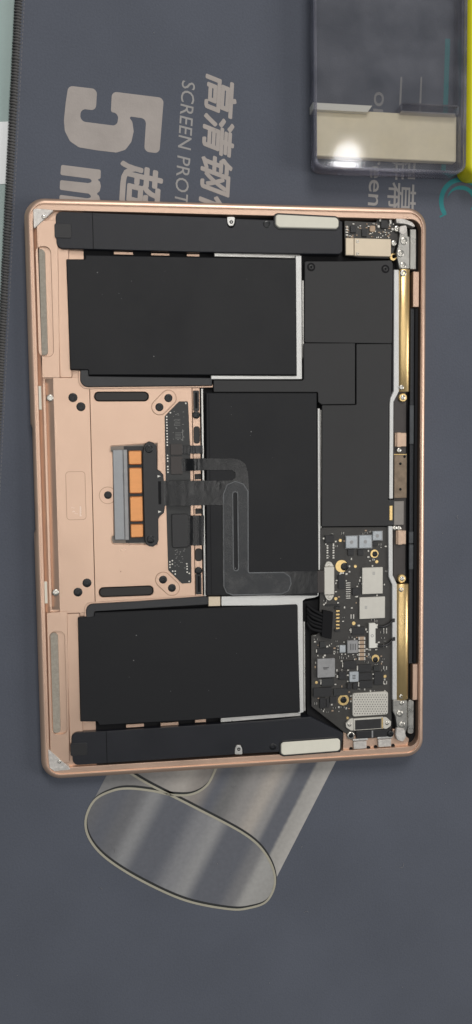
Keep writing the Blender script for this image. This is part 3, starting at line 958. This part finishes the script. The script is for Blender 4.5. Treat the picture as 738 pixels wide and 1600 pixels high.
# ---- graphite shields over the board
zf = W(-0.9)
f1 = L_('graphite_shield', FILM, rnd(PP([(476.5, 408), (540, 408), (612, 406.5), (614.3, 412), (612.8, 536.6), (476, 535)], zf), 1.0, 4), FL, zf, 0.25)
f3 = L_('graphite_shield', FILM, rnd(PP([(557.2, 537.2), (612.6, 537.2), (611.6, 619), (608, 628), (606.5, 822), (503, 823), (503.5, 633), (557.2, 632.5)], zadd(zf, -0.12)), 0.6, 4), FL, zadd(zf, -0.12), 0.25)
f2 = L_('graphite_shield', FILM, rnd(PP([(334, 594), (473, 594.5), (475, 592), (475, 536), (555.3, 536), (555.3, 631.5), (503, 632), (497.5, 628), (497, 612.7), (334, 612.5)], zadd(zf, 0.2)), 0.5, 4), FL, zadd(zf, 0.2), 0.25)
for ax, ay in ((486.5, 417), (602.6, 420)):
    x0, y0 = P(ax, ay, zf)
    part('screw_well', BLACK, f1, circ(x0, y0, 2.25, 24), zadd(zf, -0.1), zadd(zf, 0.04), 0)
    screw(ax, ay, 4.4, zadd(zf, 0.12), SCRF, f1)
L_('side_filler', BLACK, rect(*RX(472, 398, 480, 640, 7)), FL, 6.5, 0)

# ---- flex cables
zx = W(0.42)
fx = PP([(318, 716), (364, 716), (375, 718), (384, 725), (388, 738), (389.3, 760), (389.5, 893.5), (497, 892), (497, 926.3), (440, 930.3), (364, 931.3), (353, 927), (348, 916), (347.5, 789.3), (318, 789.5), (318, 751), (362, 750.5), (368, 746.5), (368, 738.5), (362, 734.5), (318, 734.5)], zx)
slot_hole = RR(365.0, 769, 371.6, 891, zx, 1.0, 5)
fxo = L_('flex_cable', FLEX, fx, zadd(zx, -0.2), zx, 0.08, holes=[slot_hole])
st = PP([(350.5, 772), (356, 758), (368, 753), (380, 757), (387, 768), (387.3, 896), (444, 895.5), (453, 902), (454.5, 912), (450, 923), (440, 927.3), (364, 929), (355, 925.5), (351, 916)], zadd(zx, 0.2), 1.2, 4)
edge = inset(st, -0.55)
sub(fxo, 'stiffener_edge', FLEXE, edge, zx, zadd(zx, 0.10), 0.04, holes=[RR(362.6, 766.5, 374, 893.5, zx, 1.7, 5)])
sub(fxo, 'stiffener', FLEX2, st, zx, zadd(zx, 0.2), 0.1, holes=[RR(363.0, 767, 373.6, 893, zx, 1.7, 5)])
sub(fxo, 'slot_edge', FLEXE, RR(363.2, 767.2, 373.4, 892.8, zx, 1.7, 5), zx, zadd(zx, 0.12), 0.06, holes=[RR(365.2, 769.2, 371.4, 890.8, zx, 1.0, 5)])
sub(fxo, 'connector_end', BRNC, RR(496.5, 892, 507, 926, zadd(zx, 0.1), 0.2), zadd(zx, -2), zadd(zx, 0.1), 0.1)
def ramp(name, pa, pb, wpx, za, zb_, m, parent, hump=0.0):
    bm = bmesh.new()
    a, b = P(*pa, za), P(*pb, zb_)
    pts = []
    for k in range(13):
        t = k/12
        s_ = t*t*(3-2*t)
        pts.append((a[0]+(b[0]-a[0])*t, a[1]+(b[1]-a[1])*t, za+(zb_-za)*s_+hump*math.sin(math.pi*min(1, t*1.0))**2))
    ribbon(bm, pts, wpx*0.345, 0.2)
    return link(name, mesh_of(bm, name, m, 60), parent)
x_, _y = P(318, 770, 9.4)
zj = top(x_)+0.42
ramp('cable_tail', (251, 771), (320, 770.3), 38.0, 8.5, zj, FLEX, fxo, 0.9)
ramp('cable_tail', (284, 726.5), (320, 725.3), 18.5, 7.7, zj, FLEX, fxo, 0.5)
ramp('flex_tail', (283, 702.5), (317, 702.5), 12.5, 7.6, 8.2, FLEX, tb_, 0.8)
ramp('flex_tail', (292, 829), (319, 829), 46.5, 7.9, 8.4, FLEX, tb_, 0.8)

# ---- logic board
zl = 9.6
lb = L_('logic_board', PCB, rnd(PP([(503.5, 824), (606.5, 823), (608.5, 900), (613, 914), (612.5, 1085), (612, 1140), (545, 1150), (487, 1104), (486.5, 993), (498, 990), (500, 935), (501, 830)], zl), 0.8, 3), 8.6, zl, 0.12)
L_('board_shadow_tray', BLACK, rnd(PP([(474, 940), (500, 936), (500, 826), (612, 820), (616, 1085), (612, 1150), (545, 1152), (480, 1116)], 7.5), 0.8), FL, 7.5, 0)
occupied = []
def C(name, m, q, h=0.8, b=0.1, r=0.2, label=None):
    occupied.append(q)
    return part(name, m, lb, RR(*q, zl+h, r), zl, zl+h, b, label=label)
C('chip', CHIP, (508.5, 836.5, 522.5, 848), 1.0)
for q in ((540.6, 837.4, 558.9, 856.7), (561.3, 836.4, 581.2, 856.7), (582.6, 830, 597.5, 844.5)):
    i_ = C('inductor', GREYL, q, 1.4, 0.3, 0.5)
    part('inductor_base', GREYM, i_, RR(q[0]-1, q[1]-0.6, q[2]+1, q[3]+0.6, zl+0.5, 0.2), zl, zl+0.5, 0.1)
    cx_, cy_ = P((q[0]+q[2])/2, (q[1]+q[3])/2, zl+1.4)
    part('coil_mark', GREYM, i_, circ(cx_, cy_, 1.0, 16), zl+1.4, zl+1.46, 0)
for q in ((544, 858.5, 553, 868), (559.5, 858.5, 568.5, 868), (528.8, 898, 539, 920), (551, 919, 563, 930), (583, 846, 590, 853)):
    C('chip', CHIP, q, 0.7)
for q in ((566.4, 886.8, 598.5, 928), (562.2, 933, 602, 966.6)):
    c_ = C('memory_chip', CHIPL, q, 1.0, 0.12, 0.25)
    q1 = (q[0]+8, q[1]+14, q[0]+12, q[1]+19) if q[1] > 930 else (q[0]+16, q[1]+7, q[0]+20, q[1]+12)
    part('chip_mark', GREYM, c_, [RR(q1[0], q1[1]+k*1.8, q1[2], q1[1]+k*1.8+0.8, zl+1, 0) for k in range(3)], zl+1.0, zl+1.04, 0)
# shielded connector covers
cc = C('connector_cover', CHIPL, (507, 886, 522.8, 929.5), 1.5, 0.25, 0.3)
for pts, sx, sy in (([(507, 885.5), (510.5, 878.5), (514, 877.3), (518, 878.5), (522.6, 885.5)], 514.7, 882.5), ([(507.2, 930), (511, 937), (514.8, 938.8), (518.5, 937), (522.8, 930)], 515, 933.5)):
    part('cover_ear', CHIPL, cc, PP(pts, zl+1.0, 0.4), zl, zl+1.0, 0.15)
    screw(sx, sy, 3.0, zl+1.1, SCRS, cc)
# grounded screw rings
def gold_ring(px_, py_, r_, sxp, syp, sr, dark=True):
    x0, y0 = P(px_, py_, zl)
    rr_ = r_*0.345
    bm = bmesh.new()
    prism(bm, circ(x0, y0, rr_, 28), zl, zl+0.12, 0.03, holes=[circ(*P(sxp, syp, zl), sr*0.345*0.9, 20)] if abs(px_-sxp)+abs(py_-syp)+sr*0.9 < r_ else ())
    g = link('ground_ring', mesh_of(bm, 'ground_ring', GOLD), lb)
    screw(sxp, syp, sr, zl+(0.35 if dark else 0.3), SCRB, g)
    occupied.append((px_-r_, py_-r_, px_+r_, py_+r_))
gold_ring(533.9, 884.6, 10, 539, 885.5, 6.6)
gold_ring(585.4, 865.3, 6.8, 586.5, 865.8, 4.6)
gold_ring(587, 1029, 6.4, 587.2, 1031, 4.6)
gold_ring(537, 1093.7, 9.2, 537.3, 1094, 5.4)
# battery plug with its bundle
pl_ = part('battery_plug', BLACK, lb, rnd(PP([(505, 953.5), (521, 957), (518.5, 999), (502.5, 995)], zl+2.2), 0.3), zl, zl+2.2, 0.2, label='slightly tilted black battery plug pulled off its socket')
occupied.append((500, 950, 523, 1000))
for k in range(6):
    bm = bmesh.new()
    a = P(506, 962+5*k, zl+1)
    b = P(488-2*(k % 2), 952+6*k, 8.5)
    c = P(480, 945+5.5*k, 7.9)
    tube(bm, smooth_path([(*a, zl+1.2), (*b, 9.6+0.3*(k % 3)), (*c, 8.2)], 6), 1.0, 8)
    link('wire', mesh_of(bm, 'wire', BLACK, 60), pl_)
for k in range(6):
    y = 953.6+5.4*k
    part('contact', GOLD if k % 1 == 0 else SOLD, lb, RR(525.3, y, 531, y+2.6, zl+0.6, 0.1), zl, zl+0.6, 0.08)
C('socket_frame', BLKP, (524.0, 948, 532.0, 952), 0.9)
C('socket_frame', BLKP, (524.0, 983, 532.0, 987), 0.9)
C('socket_frame', BLKP, (509, 944.5, 531, 946.5), 0.7)
occupied.append((523, 944, 534, 988))
# white plug with two leads
wp = C('antenna_plug', WHITEP, (577, 974, 587.2, 1013), 1.6, 0.2, 0.3)
for q in ((586.5, 976, 591, 982), (586.5, 1006, 591, 1012)):
    part('plug_ear', WHITEP, wp, RR(*q, zl+1.3, 0.2), zl, zl+1.3, 0.15)
part('plug_mark', GREYM, wp, circ(*P(582, 993.5, zl+1.6), 0.85, 16), zl+1.6, zl+1.65, 0, holes=[circ(*P(582, 993.5, zl+1.6), 0.55, 16)])
for pts in ([(590, 979), (599, 979.5), (608, 976), (614.5, 969)], [(590, 1009), (599, 1009.5), (608, 1006), (615, 998)]):
    bm = bmesh.new()
    tube(bm, smooth_path([(*P(a, b, zl+1.2), zl+1.2-0.15*i) for i, (a, b) in enumerate(pts)], 5), 0.62, 8)
    link('lead', mesh_of(bm, 'lead', BLKP, 60), wp)
    x0, y0 = P(*pts[-1], zl+0.8)
    part('lead_clip', BLKP, wp, rect(x0-0.6, y0-1.2, x0+1.0, y0+1.0), zl, zl+1.4, 0.2)
# power parts
for q in ((550, 980, 570, 991.5), (537, 1033, 557, 1045), (560, 1038.5, 580.6, 1050), (561, 1051.5, 581, 1062.5), (562, 1064, 582.5, 1075), (585, 1050, 599, 1070), (530, 1050, 541.6, 1062), (503, 1060.5, 522, 1072), (490, 1075, 519, 1088.5), (521.5, 1076, 543, 1087), (584, 1041, 593.5, 1048), (500, 1003, 509, 1012), (543, 1067.5, 549.5, 1077), (552, 1067.5, 559, 1077), (515.5, 1089, 526, 1099), (496, 1013, 520, 1022)):
    c_ = C('capacitor', CHIP if random.random() < 0.7 else PCB2, q, random.uniform(0.7, 1.1), 0.12, 0.15)
    if q[2]-q[0] > 15 and q[1] < 1074:
        part('end_cap', SOLD, c_, [RR(q[0]-2.0, q[1]+2, q[0]-0.2, q[3]-2, zl+0.5, 0)], zl, zl+0.5, 0.05)
C('inductor', GREYM, (496, 1029.6, 524, 1059), 1.7, 0.3, 0.5)
C('inductor', GREYM, (542.7, 1001, 560, 1021), 1.5, 0.3, 0.4)
C('inductor', GREYL, (531, 1008.5, 540.5, 1020), 1.2, 0.2, 0.3)
C('inductor', GREYL, (546.3, 1050, 561, 1066), 1.3, 0.3, 0.6)
bm = bmesh.new()
for pts in ((505, 1043, 514, 1044.2), (506, 1045.2, 512, 1046), (548, 1006, 549, 1016), (551.5, 1006, 552.5, 1016), (555, 1006, 556, 1016), (551, 1055, 556, 1056), (551, 1057.5, 556, 1058.5), (551, 1060, 556, 1061)):
    zz = zl+(1.7 if pts[0] < 520 else 1.5 if pts[1] < 1020 else 1.3)
    prism(bm, rect(*RX(*pts, zz)), zz, zz+0.04, 0)
link('inductor_print', mesh_of(bm, 'inductor_print', CHIP), lb, kind='stuff')
for k in range(6):
    y = 995.2+6.35*k
    r_ = C('resistor', TANC, (561.5, y, 570.3, y+4.9), 0.6, 0.08, 0.1)
    part('terminal', SOLD, r_, [RR(560.6, y+0.2, 562.4, y+4.7, zl+0.62, 0), RR(569.4, y+0.2, 571.2, y+4.7, zl+0.62, 0)], zl, zl+0.62, 0.05)
shl = C('perforated_shield', CHIPL, (551, 1082.5, 607, 1118.6), 1.6, 0.35, 1.4)
bm = bmesh.new()
for i in range(13):
    for j in range(9):
        x0, y0 = P(555.5+i*4.0+(2.0 if j % 2 else 0)*0.0, 1086+j*3.65, zl+1.6)
        prism(bm, circ(x0+(0.35 if j % 2 else -0.35), y0, 0.34, 6), zl+1.55, zl+1.62, 0)
link('vent_holes', mesh_of(bm, 'vent_holes', mat('vent_hole', (0.12, 0.11, 0.10), 0.7)), shl, kind='stuff')
C('socket', BLKP, (500, 1091, 509.5, 1106.5), 1.0)
C('chip', CHIP, (510.5, 1092, 515, 1106), 0.5)
# port connector with bolted cover
pc = C('port_connector', CHIPL, (553, 1122, 600, 1140.5), 1.4, 0.2, 0.4)
for pts, sx, sy in (([(553.5, 1122.5), (547, 1124), (540.5, 1131), (541.5, 1137), (548, 1141.5), (554, 1142.2)], 546.5, 1132.3), ([(599.5, 1120.5), (605, 1121.5), (611.8, 1128), (611, 1134.5), (605, 1139), (600, 1139.5)], 605.5, 1130)):
    part('cover_ear', CHIPL, pc, PP(pts, zl+1.1, 0.8), zl, zl+1.1, 0.15)
    screw(sx, sy, 3.8, zl+1.2, SCRS, pc)
part('connector_face', CHIP, pc, RR(555.5, 1124.5, 596, 1139.5, zl+1.7, 0.3), zl, zl+1.65, 0.15)
part('connector_edge', GOLD, pc, RR(596.6, 1121.5, 599, 1138.5, zl+1.7, 0.1), zl, zl+1.7, 0.1)
# gold test points, tiny parts
bm = bmesh.new()
for a, b, r_ in ((555.6, 885, 2.4), (525, 935.4, 2.6), (532, 844.5, 2.6), (589, 877.7, 2.6), (553, 974, 3), (602, 1057, 2.6), (494.8, 1066.5, 2.4), (543.5, 1122, 2.2)):
    x0, y0 = P(a, b, zl)
    prism(bm, circ(x0, y0, r_*0.345, 14), zl, zl+0.1, 0.03)
    occupied.append((a-r_, b-r_, a+r_, b+r_))
link('test_points', mesh_of(bm, 'test_points', GOLD), lb, kind='stuff')
bs, bt, bd = bmesh.new(), bmesh.new(), bmesh.new()
def tiny(b_, a, c, w_, h_, z=0.35):
    prism(b_, rect(*RX(a-w_/2, c-h_/2, a+w_/2, c+h_/2, zl+z)), zl, zl+z, 0.05)
for yy in (854.5, 862, 870):
    for xx in (512, 521.5):
        tiny(bs, xx, yy-1.7, 2.8, 2.2)
        tiny(bs, xx, yy+1.7, 2.8, 2.2)
for k in range(8):
    tiny(bs, 544.5, 911+3.4*k, 7, 1.3, 0.2)
for xx in (549, 553):
    tiny(bs, xx, 963.5, 1.6, 7, 0.15)
for yy in (984, 987.5, 1009, 1044, 1067):
    for xx in (600, 604.5):
        tiny(bs, xx, yy, 1.4, 5, 0.12)
for q in occupied[:]:
    if q[2]-q[0] > 9 and q[1] > 825 and random.random() < 0.75:
        for k in range(4):
            xx = random.choice((q[0]-2.5, q[2]+2.5)) if k % 2 else random.uniform(q[0], q[2])
            yy = random.uniform(q[1], q[3]) if k % 2 else random.choice((q[1]-2.4, q[3]+2.4))
            if all(not (o[0]-1 < xx < o[2]+1 and o[1]-1 < yy < o[3]+1) for o in occupied) and 505 < xx < 606 and yy < 1118:
                tiny(bs, xx, yy, random.uniform(1.6, 3.2), random.uniform(1.6, 3.0))
cnt = 0
while cnt < 230:
    xx, yy = random.uniform(492, 607), random.uniform(828, 1116)
    dens = 1.0 if yy > 990 else (0.5 if yy < 878 and xx > 535 else 0.16)
    cnt += 0.25
    if random.random() > dens or (xx < 508 and yy < 992) or xx-487 < (yy-1098)*1.3 or xx > 604:
        continue
    if any(o[0]-1.8 < xx < o[2]+1.8 and o[1]-1.8 < yy < o[3]+1.8 for o in occupied):
        continue
    cnt += 0.75
    w_, h_ = random.choice(((2.4, 1.5), (1.5, 2.4), (3.2, 2.0), (1.4, 1.4), (2, 3.2)))
    r_ = random.random()
    if r_ < 0.45:
        tiny(bd, xx, yy, w_*1.3, h_*1.3)
        tiny(bs, xx-w_*0.7, yy, 0.9, h_*1.2, 0.3)
        tiny(bs, xx+w_*0.7, yy, 0.9, h_*1.2, 0.3)
    elif r_ < 0.8:
        tiny(bs, xx, yy, w_, h_, 0.25)
    else:
        tiny(bt, xx, yy, w_, h_)
    occupied.append((xx-w_/2, yy-h_/2, xx+w_/2, yy+h_/2))
link('solder_pads', mesh_of(bs, 'solder_pads', SOLD), lb, kind='stuff')
link('small_ceramics', mesh_of(bt, 'small_ceramics', TANC), lb, kind='stuff')
link('small_resistors', mesh_of(bd, 'small_resistors', CHIP), lb, kind='stuff')

# ---- ports at the lower right corner
zp = 10.6
H('port_shelf', ALU, rnd(PP([(537, 1143), (553, 1144), (560, 1155), (612, 1151), (614, 1140), (622, 1140), (640, 1155), (637, 1170), (536, 1178)], zp-1.2), 0.8), FL, zp-1.4, 0.2)
pm = L_('port_module', BLKP, rnd(PP([(556, 1143.5), (611, 1139.5), (613, 1149), (604, 1152), (558, 1155)], zp+0.4), 0.5), FL, zp+0.4, 0.3)
part('module_rib', GREYM, pm, rect(*RX(581, 1142, 583.5, 1153, zp+0.5)), zp, zp+0.55, 0.1)
screw(548.6, 1149.8, 6.8, zp+0.1, SCRS, lap)
screw(549.2, 1149.5, 4.2, zp+0.5, SCRB, lap)
screw(611, 1147, 5.4, zp+0.9, SCRB, lap)
for a, b in ((563.5, 1165.5), (602, 1162.3)):
    pq = H('port_bracket', ADHES, rnd(PP([(a-11, b-6), (a+10, b-7.5), (a+10, b+4.5), (a-10.5, b+6)], zp), 0.6), FL, zp, 0.3)
    part('bracket_lip', SILV, pq, rnd(PP([(a-12, b-10), (a+12, b-11.5), (a+12, b-8.5), (a-12, b-7)], zp+0.5), 0.2), zp-1, zp+0.5, 0.2)
    for dx in (-14.0, 13.0):
        x0, y0 = P(a+dx, b+4.5-dx*0.08, zp-0.6)
        H('bolt_hole', BLACK, circ(x0, y0, 1.05, 16), zp-2, zp-0.9, 0)

# ---- upper right input board
io = L_('input_board', PCB, rnd(PP([(538.5, 344.5), (588, 347), (590, 340.5), (614, 342), (616, 350), (624, 352), (622, 374), (612, 404), (560, 402), (539, 398)], 9.4), 0.6), FL, 9.4, 0.12)
def IO(name, m, q, h, b=0.1, r=0.15):
    return part(name, m, io, RR(*q, 9.4+h, r), 9.4, 9.4+h, b)
k1 = IO('ribbon_connector', CREAMC, (540.5, 371.5, 553.4, 398.5), 1.4, 0.25, 0.3)
k2 = IO('ribbon_connector', CREAMC, (554.0, 372.5, 611.5, 400.0), 1.5, 0.25, 0.3)
for a, b in ((559, 377), (559, 396)):
    screw(a, b, 2.6, 9.4+1.55, SCRS, k2)
screw(616, 379.5, 4.6, 10.6, SCRS, io)
screw(621, 357, 5.2, 10.4, SCRS, io)
x0, y0 = P(614.5, 401.5, 10)
part('gold_hook', GOLD, io, circ(x0, y0, 2.0, 24), 9.0, 10.2, 0.2, holes=[circ(x0+0.5, y0+0.4, 1.15, 20)])
IO('chip', CHIP, (548, 352, 557, 363), 0.8)
IO('chip', CHIP, (566, 358, 574, 369), 0.9)
IO('chip', CHIP, (596, 343, 606, 356), 1.0)
bs, bt = bmesh.new(), bmesh.new()
for k in range(75):
    xx, yy = random.uniform(540, 617), random.uniform(349, 371)
    if any(o[0] < xx < o[2] and o[1] < yy < o[3] for o in ((546, 350, 559, 365), (564, 356, 576, 371), (594, 341, 608, 358))):
        continue
    w_, h_ = random.choice(((2.2, 1.4), (1.4, 2.2), (3.2, 1.6)))
    prism(bs if random.random() < 0.6 else bt, rect(*RX(xx-w_/2, yy-h_/2, xx+w_/2, yy+h_/2, 9.7)), 9.4, 9.75, 0.05)
for k in range(4):
    prism(bs, rect(*RX(540.5, 353+4.3*k, 544.5, 355+4.3*k, 9.7)), 9.4, 9.7, 0.05)
for q in ((593, 340.8, 596.5, 346), (609, 342.5, 612.5, 350), (590, 351, 594, 356), (612, 355.5, 616, 360)):
    prism(bs, RR(*q, 10.2, 0.4), 9.4, 10.2, 0.2)
for q in ((578, 352, 587, 362),):
    prism(bt, RR(*q, 10.2, 0.8), 9.4, 10.2, 0.3)
link('solder_pads', mesh_of(bs, 'solder_pads', SOLD), io, kind='stuff')
link('small_ceramics', mesh_of(bt, 'small_ceramics', TANC), io, kind='stuff')

# ---- hinge side
zh = 11.2
def half_tube(name, x0p, y0p, x1p, y1p, h, m, parent, zc_):
    x0, y0, x1, y1 = RX(x0p, y0p, x1p, y1p, zc_+h)
    bm = bmesh.new()
    n = 14
    rings_ = []
    for y in (y0, y0+0.3, y1-0.3, y1):
        k_ = 0.92 if y in (y0, y1) else 1.0
        row = []
        for k in range(n+1):
            t = math.pi*k/n
            row.append(bm.verts.new((((x0+x1)/2-(x1-x0)/2*math.cos(t)*k_)*MM, y*MM, (zc_+h*k_*math.sin(t)**0.42)*MM)))
        rings_.append(row)
    for a, b in zip(rings_, rings_[1:]):
        for k in range(n):
            bm.faces.new((a[k], a[k+1], b[k+1], b[k]))
    bm.faces.new(rings_[0])
    bm.faces.new(rings_[-1][::-1])
    return link(name, mesh_of(bm, name, m, 50), parent)
L_('hinge_liner', BLACK, RR(613.5, 352, 652.5, 1160, 7.4, 0.6), FL, 7.4, 0)
L_('hinge_liner', BRNC, RR(615.5, 612, 634.5, 907, 9.2, 0.3), 7.4, 9.2, 0.1)
spar = L_('hinge_spar', SILVB, rnd(PP([(615.8, 421), (624, 421), (624.2, 611), (615.6, 628), (614.8, 779.5), (608.2, 779.5), (609, 631), (610, 622), (615.2, 611)], 10.8), 0.4), FL, 10.8, 0.3)
spar2 = L_('hinge_spar', SILVB, rnd(PP([(607, 822), (614.2, 822), (614.4, 899), (621, 913), (621, 1094), (613.4, 1094), (613, 914), (607.5, 901)], 10.8), 0.4), FL, 10.8, 0.3)
t1 = half_tube('gold_tube', 624.2, 420, 641.8, 612, 3.0, GOLDT, lap, 8.6)
t2 = half_tube('gold_tube', 620.6, 913, 640.0, 1094, 3.0, GOLDT, lap, 8.6)
screw(628, 605, 4.0, 11.6, SCRS, t1)
screw(627.5, 921.5, 4.2, 11.6, SCRS, t2)
for a, b in ((630.3, 621), (628.8, 904.4)):
    x0, y0 = P(a, b, 10.6)
    g_ = L_('standoff', GOLD, circ(x0, y0, 2.4, 24), 8, 10.6, 0.35)
    screw(a, b, 4.0, 10.75, SCRS, g_)
# middle display connectors
for q, ear, scr in (((618, 676, 636, 698), (629, 678, 636.5, 697), ((624, 703.5),)), ((619.6, 829, 635.4, 851), (628.5, 830, 635.6, 850.5), ((617.5, 825), (624, 825.5)))):
    pk = L_('display_connector', PINKM, RR(*q, 11.0, 0.4), 9.0, 10.6, 0.3)
    part('connector_tongue', PINKM, pk, RR(q[0]+2.5, q[1]-0.5, q[0]+9.5, q[3]+0.5, 11.2, 0.4), 9.0, 11.2, 0.25)
    for a, b in scr:
        screw(a, b, 4.2, 10.6, SCRS, pk)
pb = L_('bronze_plate', BRONZ, RR(616.3, 710.5, 636, 778.3, 11.0, 0.3), 9.0, 11.0, 0.2)
for a, b in ((626, 724.6), (626, 764.5), (632.5, 713.5)):
    part('plate_hole', BLACK, pb, circ(*P(a, b, 11.0), 0.75, 14), 11.0, 11.04, 0)
part('plate_edge', GOLD, pb, RR(616.3, 709.3, 636, 710.6, 11.1, 0), 9, 11.1, 0.1)
L_('grey_plate', mat('grey_plate', (0.24, 0.22, 0.20), 0.45, 0.4, 0.5, var=0.1, vscale=150), RR(616, 783, 631.5, 820.5, 10.8, 0.3), 9.0, 10.8, 0.2)
dcn = L_('display_socket', BLKP, RR(604.5, 780.5, 616.5, 821, 10.6, 0.4), FL, 10.6, 0.3)
part('socket_contact', GOLD, dcn, RR(609, 790, 613.8, 813, 10.9, 0.2), 10.2, 10.9, 0.15)
# black vent strip along the hinge edge
vs_ = L_('vent_strip', NAVY, RR(640.5, 481, 652.6, 1037, 10.2, 0.3), FL, 10.0, 0.3)
part('vent_gap', BLACK, vs_, RR(647.6, 482, 652.4, 1036, 11.2, 0.2), 9.5, 11.3, 0.1)
for q in ((640.6, 633, 647.2, 694), (639.6, 831, 646.6, 849), (639.6, 851, 646.6, 890)):
    part('vent_block', mat('vent_block', (0.045, 0.050, 0.055), 0.5, 0, 0.5, bump=0.3, bscale=600, var=0.3, vscale=300), vs_, RR(*q, 10.9, 0.2), 9.5, 10.9, 0.2)
for q in ((645.8, 424, 655.2, 479.5), (645.2, 1038, 653.0, 1094)):
    H('hinge_ledge', ALU, RR(*q, 11.6, 0.3), FL, 11.6, 0.2)
# hinges
h1 = L_('hinge', STEEL, rnd(PP([(626, 357), (636, 352), (638, 370), (640.5, 368), (640.5, 419.8), (624.5, 419.8), (621.5, 406), (619.5, 395), (623, 380)], 11.4), 0.8), FL, 11.4, 0.3)
part('hinge_arm', STEEL, h1, RR(641.0, 357.5, 650.8, 420.5, 11.0, 0.5), FL, 11.0, 0.3)
for a, b, r_ in ((631.7, 376, 6.2), (626.3, 395.4, 6.0), (630.2, 414.5, 5.6), (630.8, 426.5, 5.4)):
    screw(a, b, r_, 11.65, SCRS, h1)
part('glue_patch', ADHES, h1, rnd(PP([(625, 353), (636, 351), (637, 362), (629, 368), (624, 362)], 11.7), 1.0), 11.0, 11.7, 0.3)
H('bare_corner', ADHES, rnd(PP([(619, 341), (632, 341.5), (645, 347), (650, 354), (646, 354), (636, 350), (620, 348)], 11.9), 0.5), FL, 11.9, 0.2)
h2 = L_('hinge', STEEL, rnd(PP([(614, 1094.3), (636.8, 1094), (637.2, 1137), (634, 1146), (622, 1147), (618.5, 1120), (614.5, 1112)], 11.2), 0.8), FL, 11.2, 0.3)
part('hinge_arm', STEEL, h2, RR(637.5, 1094, 647.2, 1147, 10.8, 1.5), FL, 10.8, 0.3)
for a, b, r_ in ((628, 1088.5, 4.4), (628.3, 1099, 4.2), (625, 1115.5, 6.0), (628.6, 1133, 5.8)):
    screw(a, b, r_, 11.5, SCRS, h2)
part('glue_patch', ADHES, h2, rnd(PP([(620, 1137), (632, 1139), (635.5, 1152), (630, 1160), (621, 1157), (618.5, 1148)], 11.8), 1.2), 10.0, 11.8, 0.4)

# ================================================================== clear plastic box with a cream pad
box = thing('clear_box', 'clear hinged plastic box lying on the mat above the laptop', 'plastic box')
BH = 13.0
ox0, oy0, ox1, _ = RX(488, 150, 722, 271.5, 7)
oy1 = oy0+105
def shell(bm, x0, y0, x1, y1, t, z0, z1, r):
    o = rnd(rect(x0, y0, x1, y1), r, 6)
    i = rnd(rect(x0+t, y0+t, x1-t, y1-t), max(0.5, r-t), 6)
    a, b, c, d = ring(bm, o, z0), ring(bm, o, z1), ring(bm, i, z1), ring(bm, i, z0)
    bridge(bm, a, b)
    bridge(bm, b, c)
    bridge(bm, c, d)
    bridge(bm, d, a)
bm = bmesh.new()
shell(bm, ox0+0.6, oy0+0.6, ox1-0.6, oy1-0.6, 1.3, 0.4, BH-3, 5.0)
link('tray_wall', mesh_of(bm, 'tray_wall', CLEARR, 40), box)
bm = bmesh.new()
prism(bm, rnd(rect(ox0+1.0, oy0+1.0, ox1-1.0, oy1-1.0), 4.6, 6), 0.4, 1.0, 0.2)
link('tray_floor', mesh_of(bm, 'tray_floor', CLEAR, 40), box)
bm = bmesh.new()
shell(bm, ox0, oy0, ox1, oy1, 1.2, BH-3.0, BH-0.4, 5.5)
link('lid_skirt', mesh_of(bm, 'lid_skirt', CLEARR, 40), box)
bm = bmesh.new()
prism(bm, rnd(rect(ox0+0.2, oy0+0.2, ox1-0.2, oy1-0.2), 5.3, 6), BH-0.4, BH, 0.3)
link('lid_panel', mesh_of(bm, 'lid_panel', CLEAR, 40), box)
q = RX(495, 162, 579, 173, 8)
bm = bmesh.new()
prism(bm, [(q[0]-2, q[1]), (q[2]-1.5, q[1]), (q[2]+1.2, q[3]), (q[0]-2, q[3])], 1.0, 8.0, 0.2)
link('divider_or_glint', mesh_of(bm, 'divider_or_glint', WHITEP), box)  # solid white bar stands in for a bright reflection of the lid
q = RX(626, 163, 716, 178, 8)
bm = bmesh.new()
shell(bm, q[0], q[1], q[2], q[3], 0.7, 1.0, 9.0, 1.2)
link('divider_or_glint', mesh_of(bm, 'divider_or_glint', CLEARR), box)
q = RX(722, 193, 733, 229, 9)
bm = bmesh.new()
shell(bm, q[0]-0.5, q[1], q[2], q[3], 1.0, 5.0, 10.5, 1.2)
link('latch', mesh_of(bm, 'latch', CLEARR), box)
pad = thing('cream_pad', 'flat cream strip lying inside the clear plastic box', 'pad')
q = RX(491, 175, 718, 248, 5)
bm = bmesh.new()
prism(bm, rnd(rect(max(q[0], ox0+2.1), q[1], min(q[2], ox1-2.1), q[3]), 0.8, 3), 1.1, 5.0, 0.4)
link('pad_sheet', mesh_of(bm, 'pad_sheet', PADC), pad)

# ================================================================== yellow case at the right edge
yc = thing('yellow_case', 'glossy yellow plastic case beside the clear box latch', 'case')
x0, y0 = P(724, 277, 9)
bm = bmesh.new()
prism(bm, rnd(rect(x0, y0, x0+70, y0+120), 6.0, 8), 0.2, 14.0, 2.2)
link('case_body', mesh_of(bm, 'case_body', YELLOW, 50), yc)
bm = bmesh.new()
prism(bm, rnd(rect(x0+4.2, y0+4.2, x0+66, y0+116), 4.0, 6), 13.9, 15.4, 0.9)
link('case_lid', mesh_of(bm, 'case_lid', YELLOW, 50), yc)

# ================================================================== flat white sheet on the table at the left
pa = thing('white_sheet', 'small white flat sheet on the pale table left of the mat', 'paper')
c = [P(-60, 192, -3), P(30, 189, -3), P(30, 286, -3), P(-60, 290, -3)]
bm = bmesh.new()
prism(bm, c, -3.15, -2.95, 0)
link('sheet', mesh_of(bm, 'sheet', SHEETW), pa)
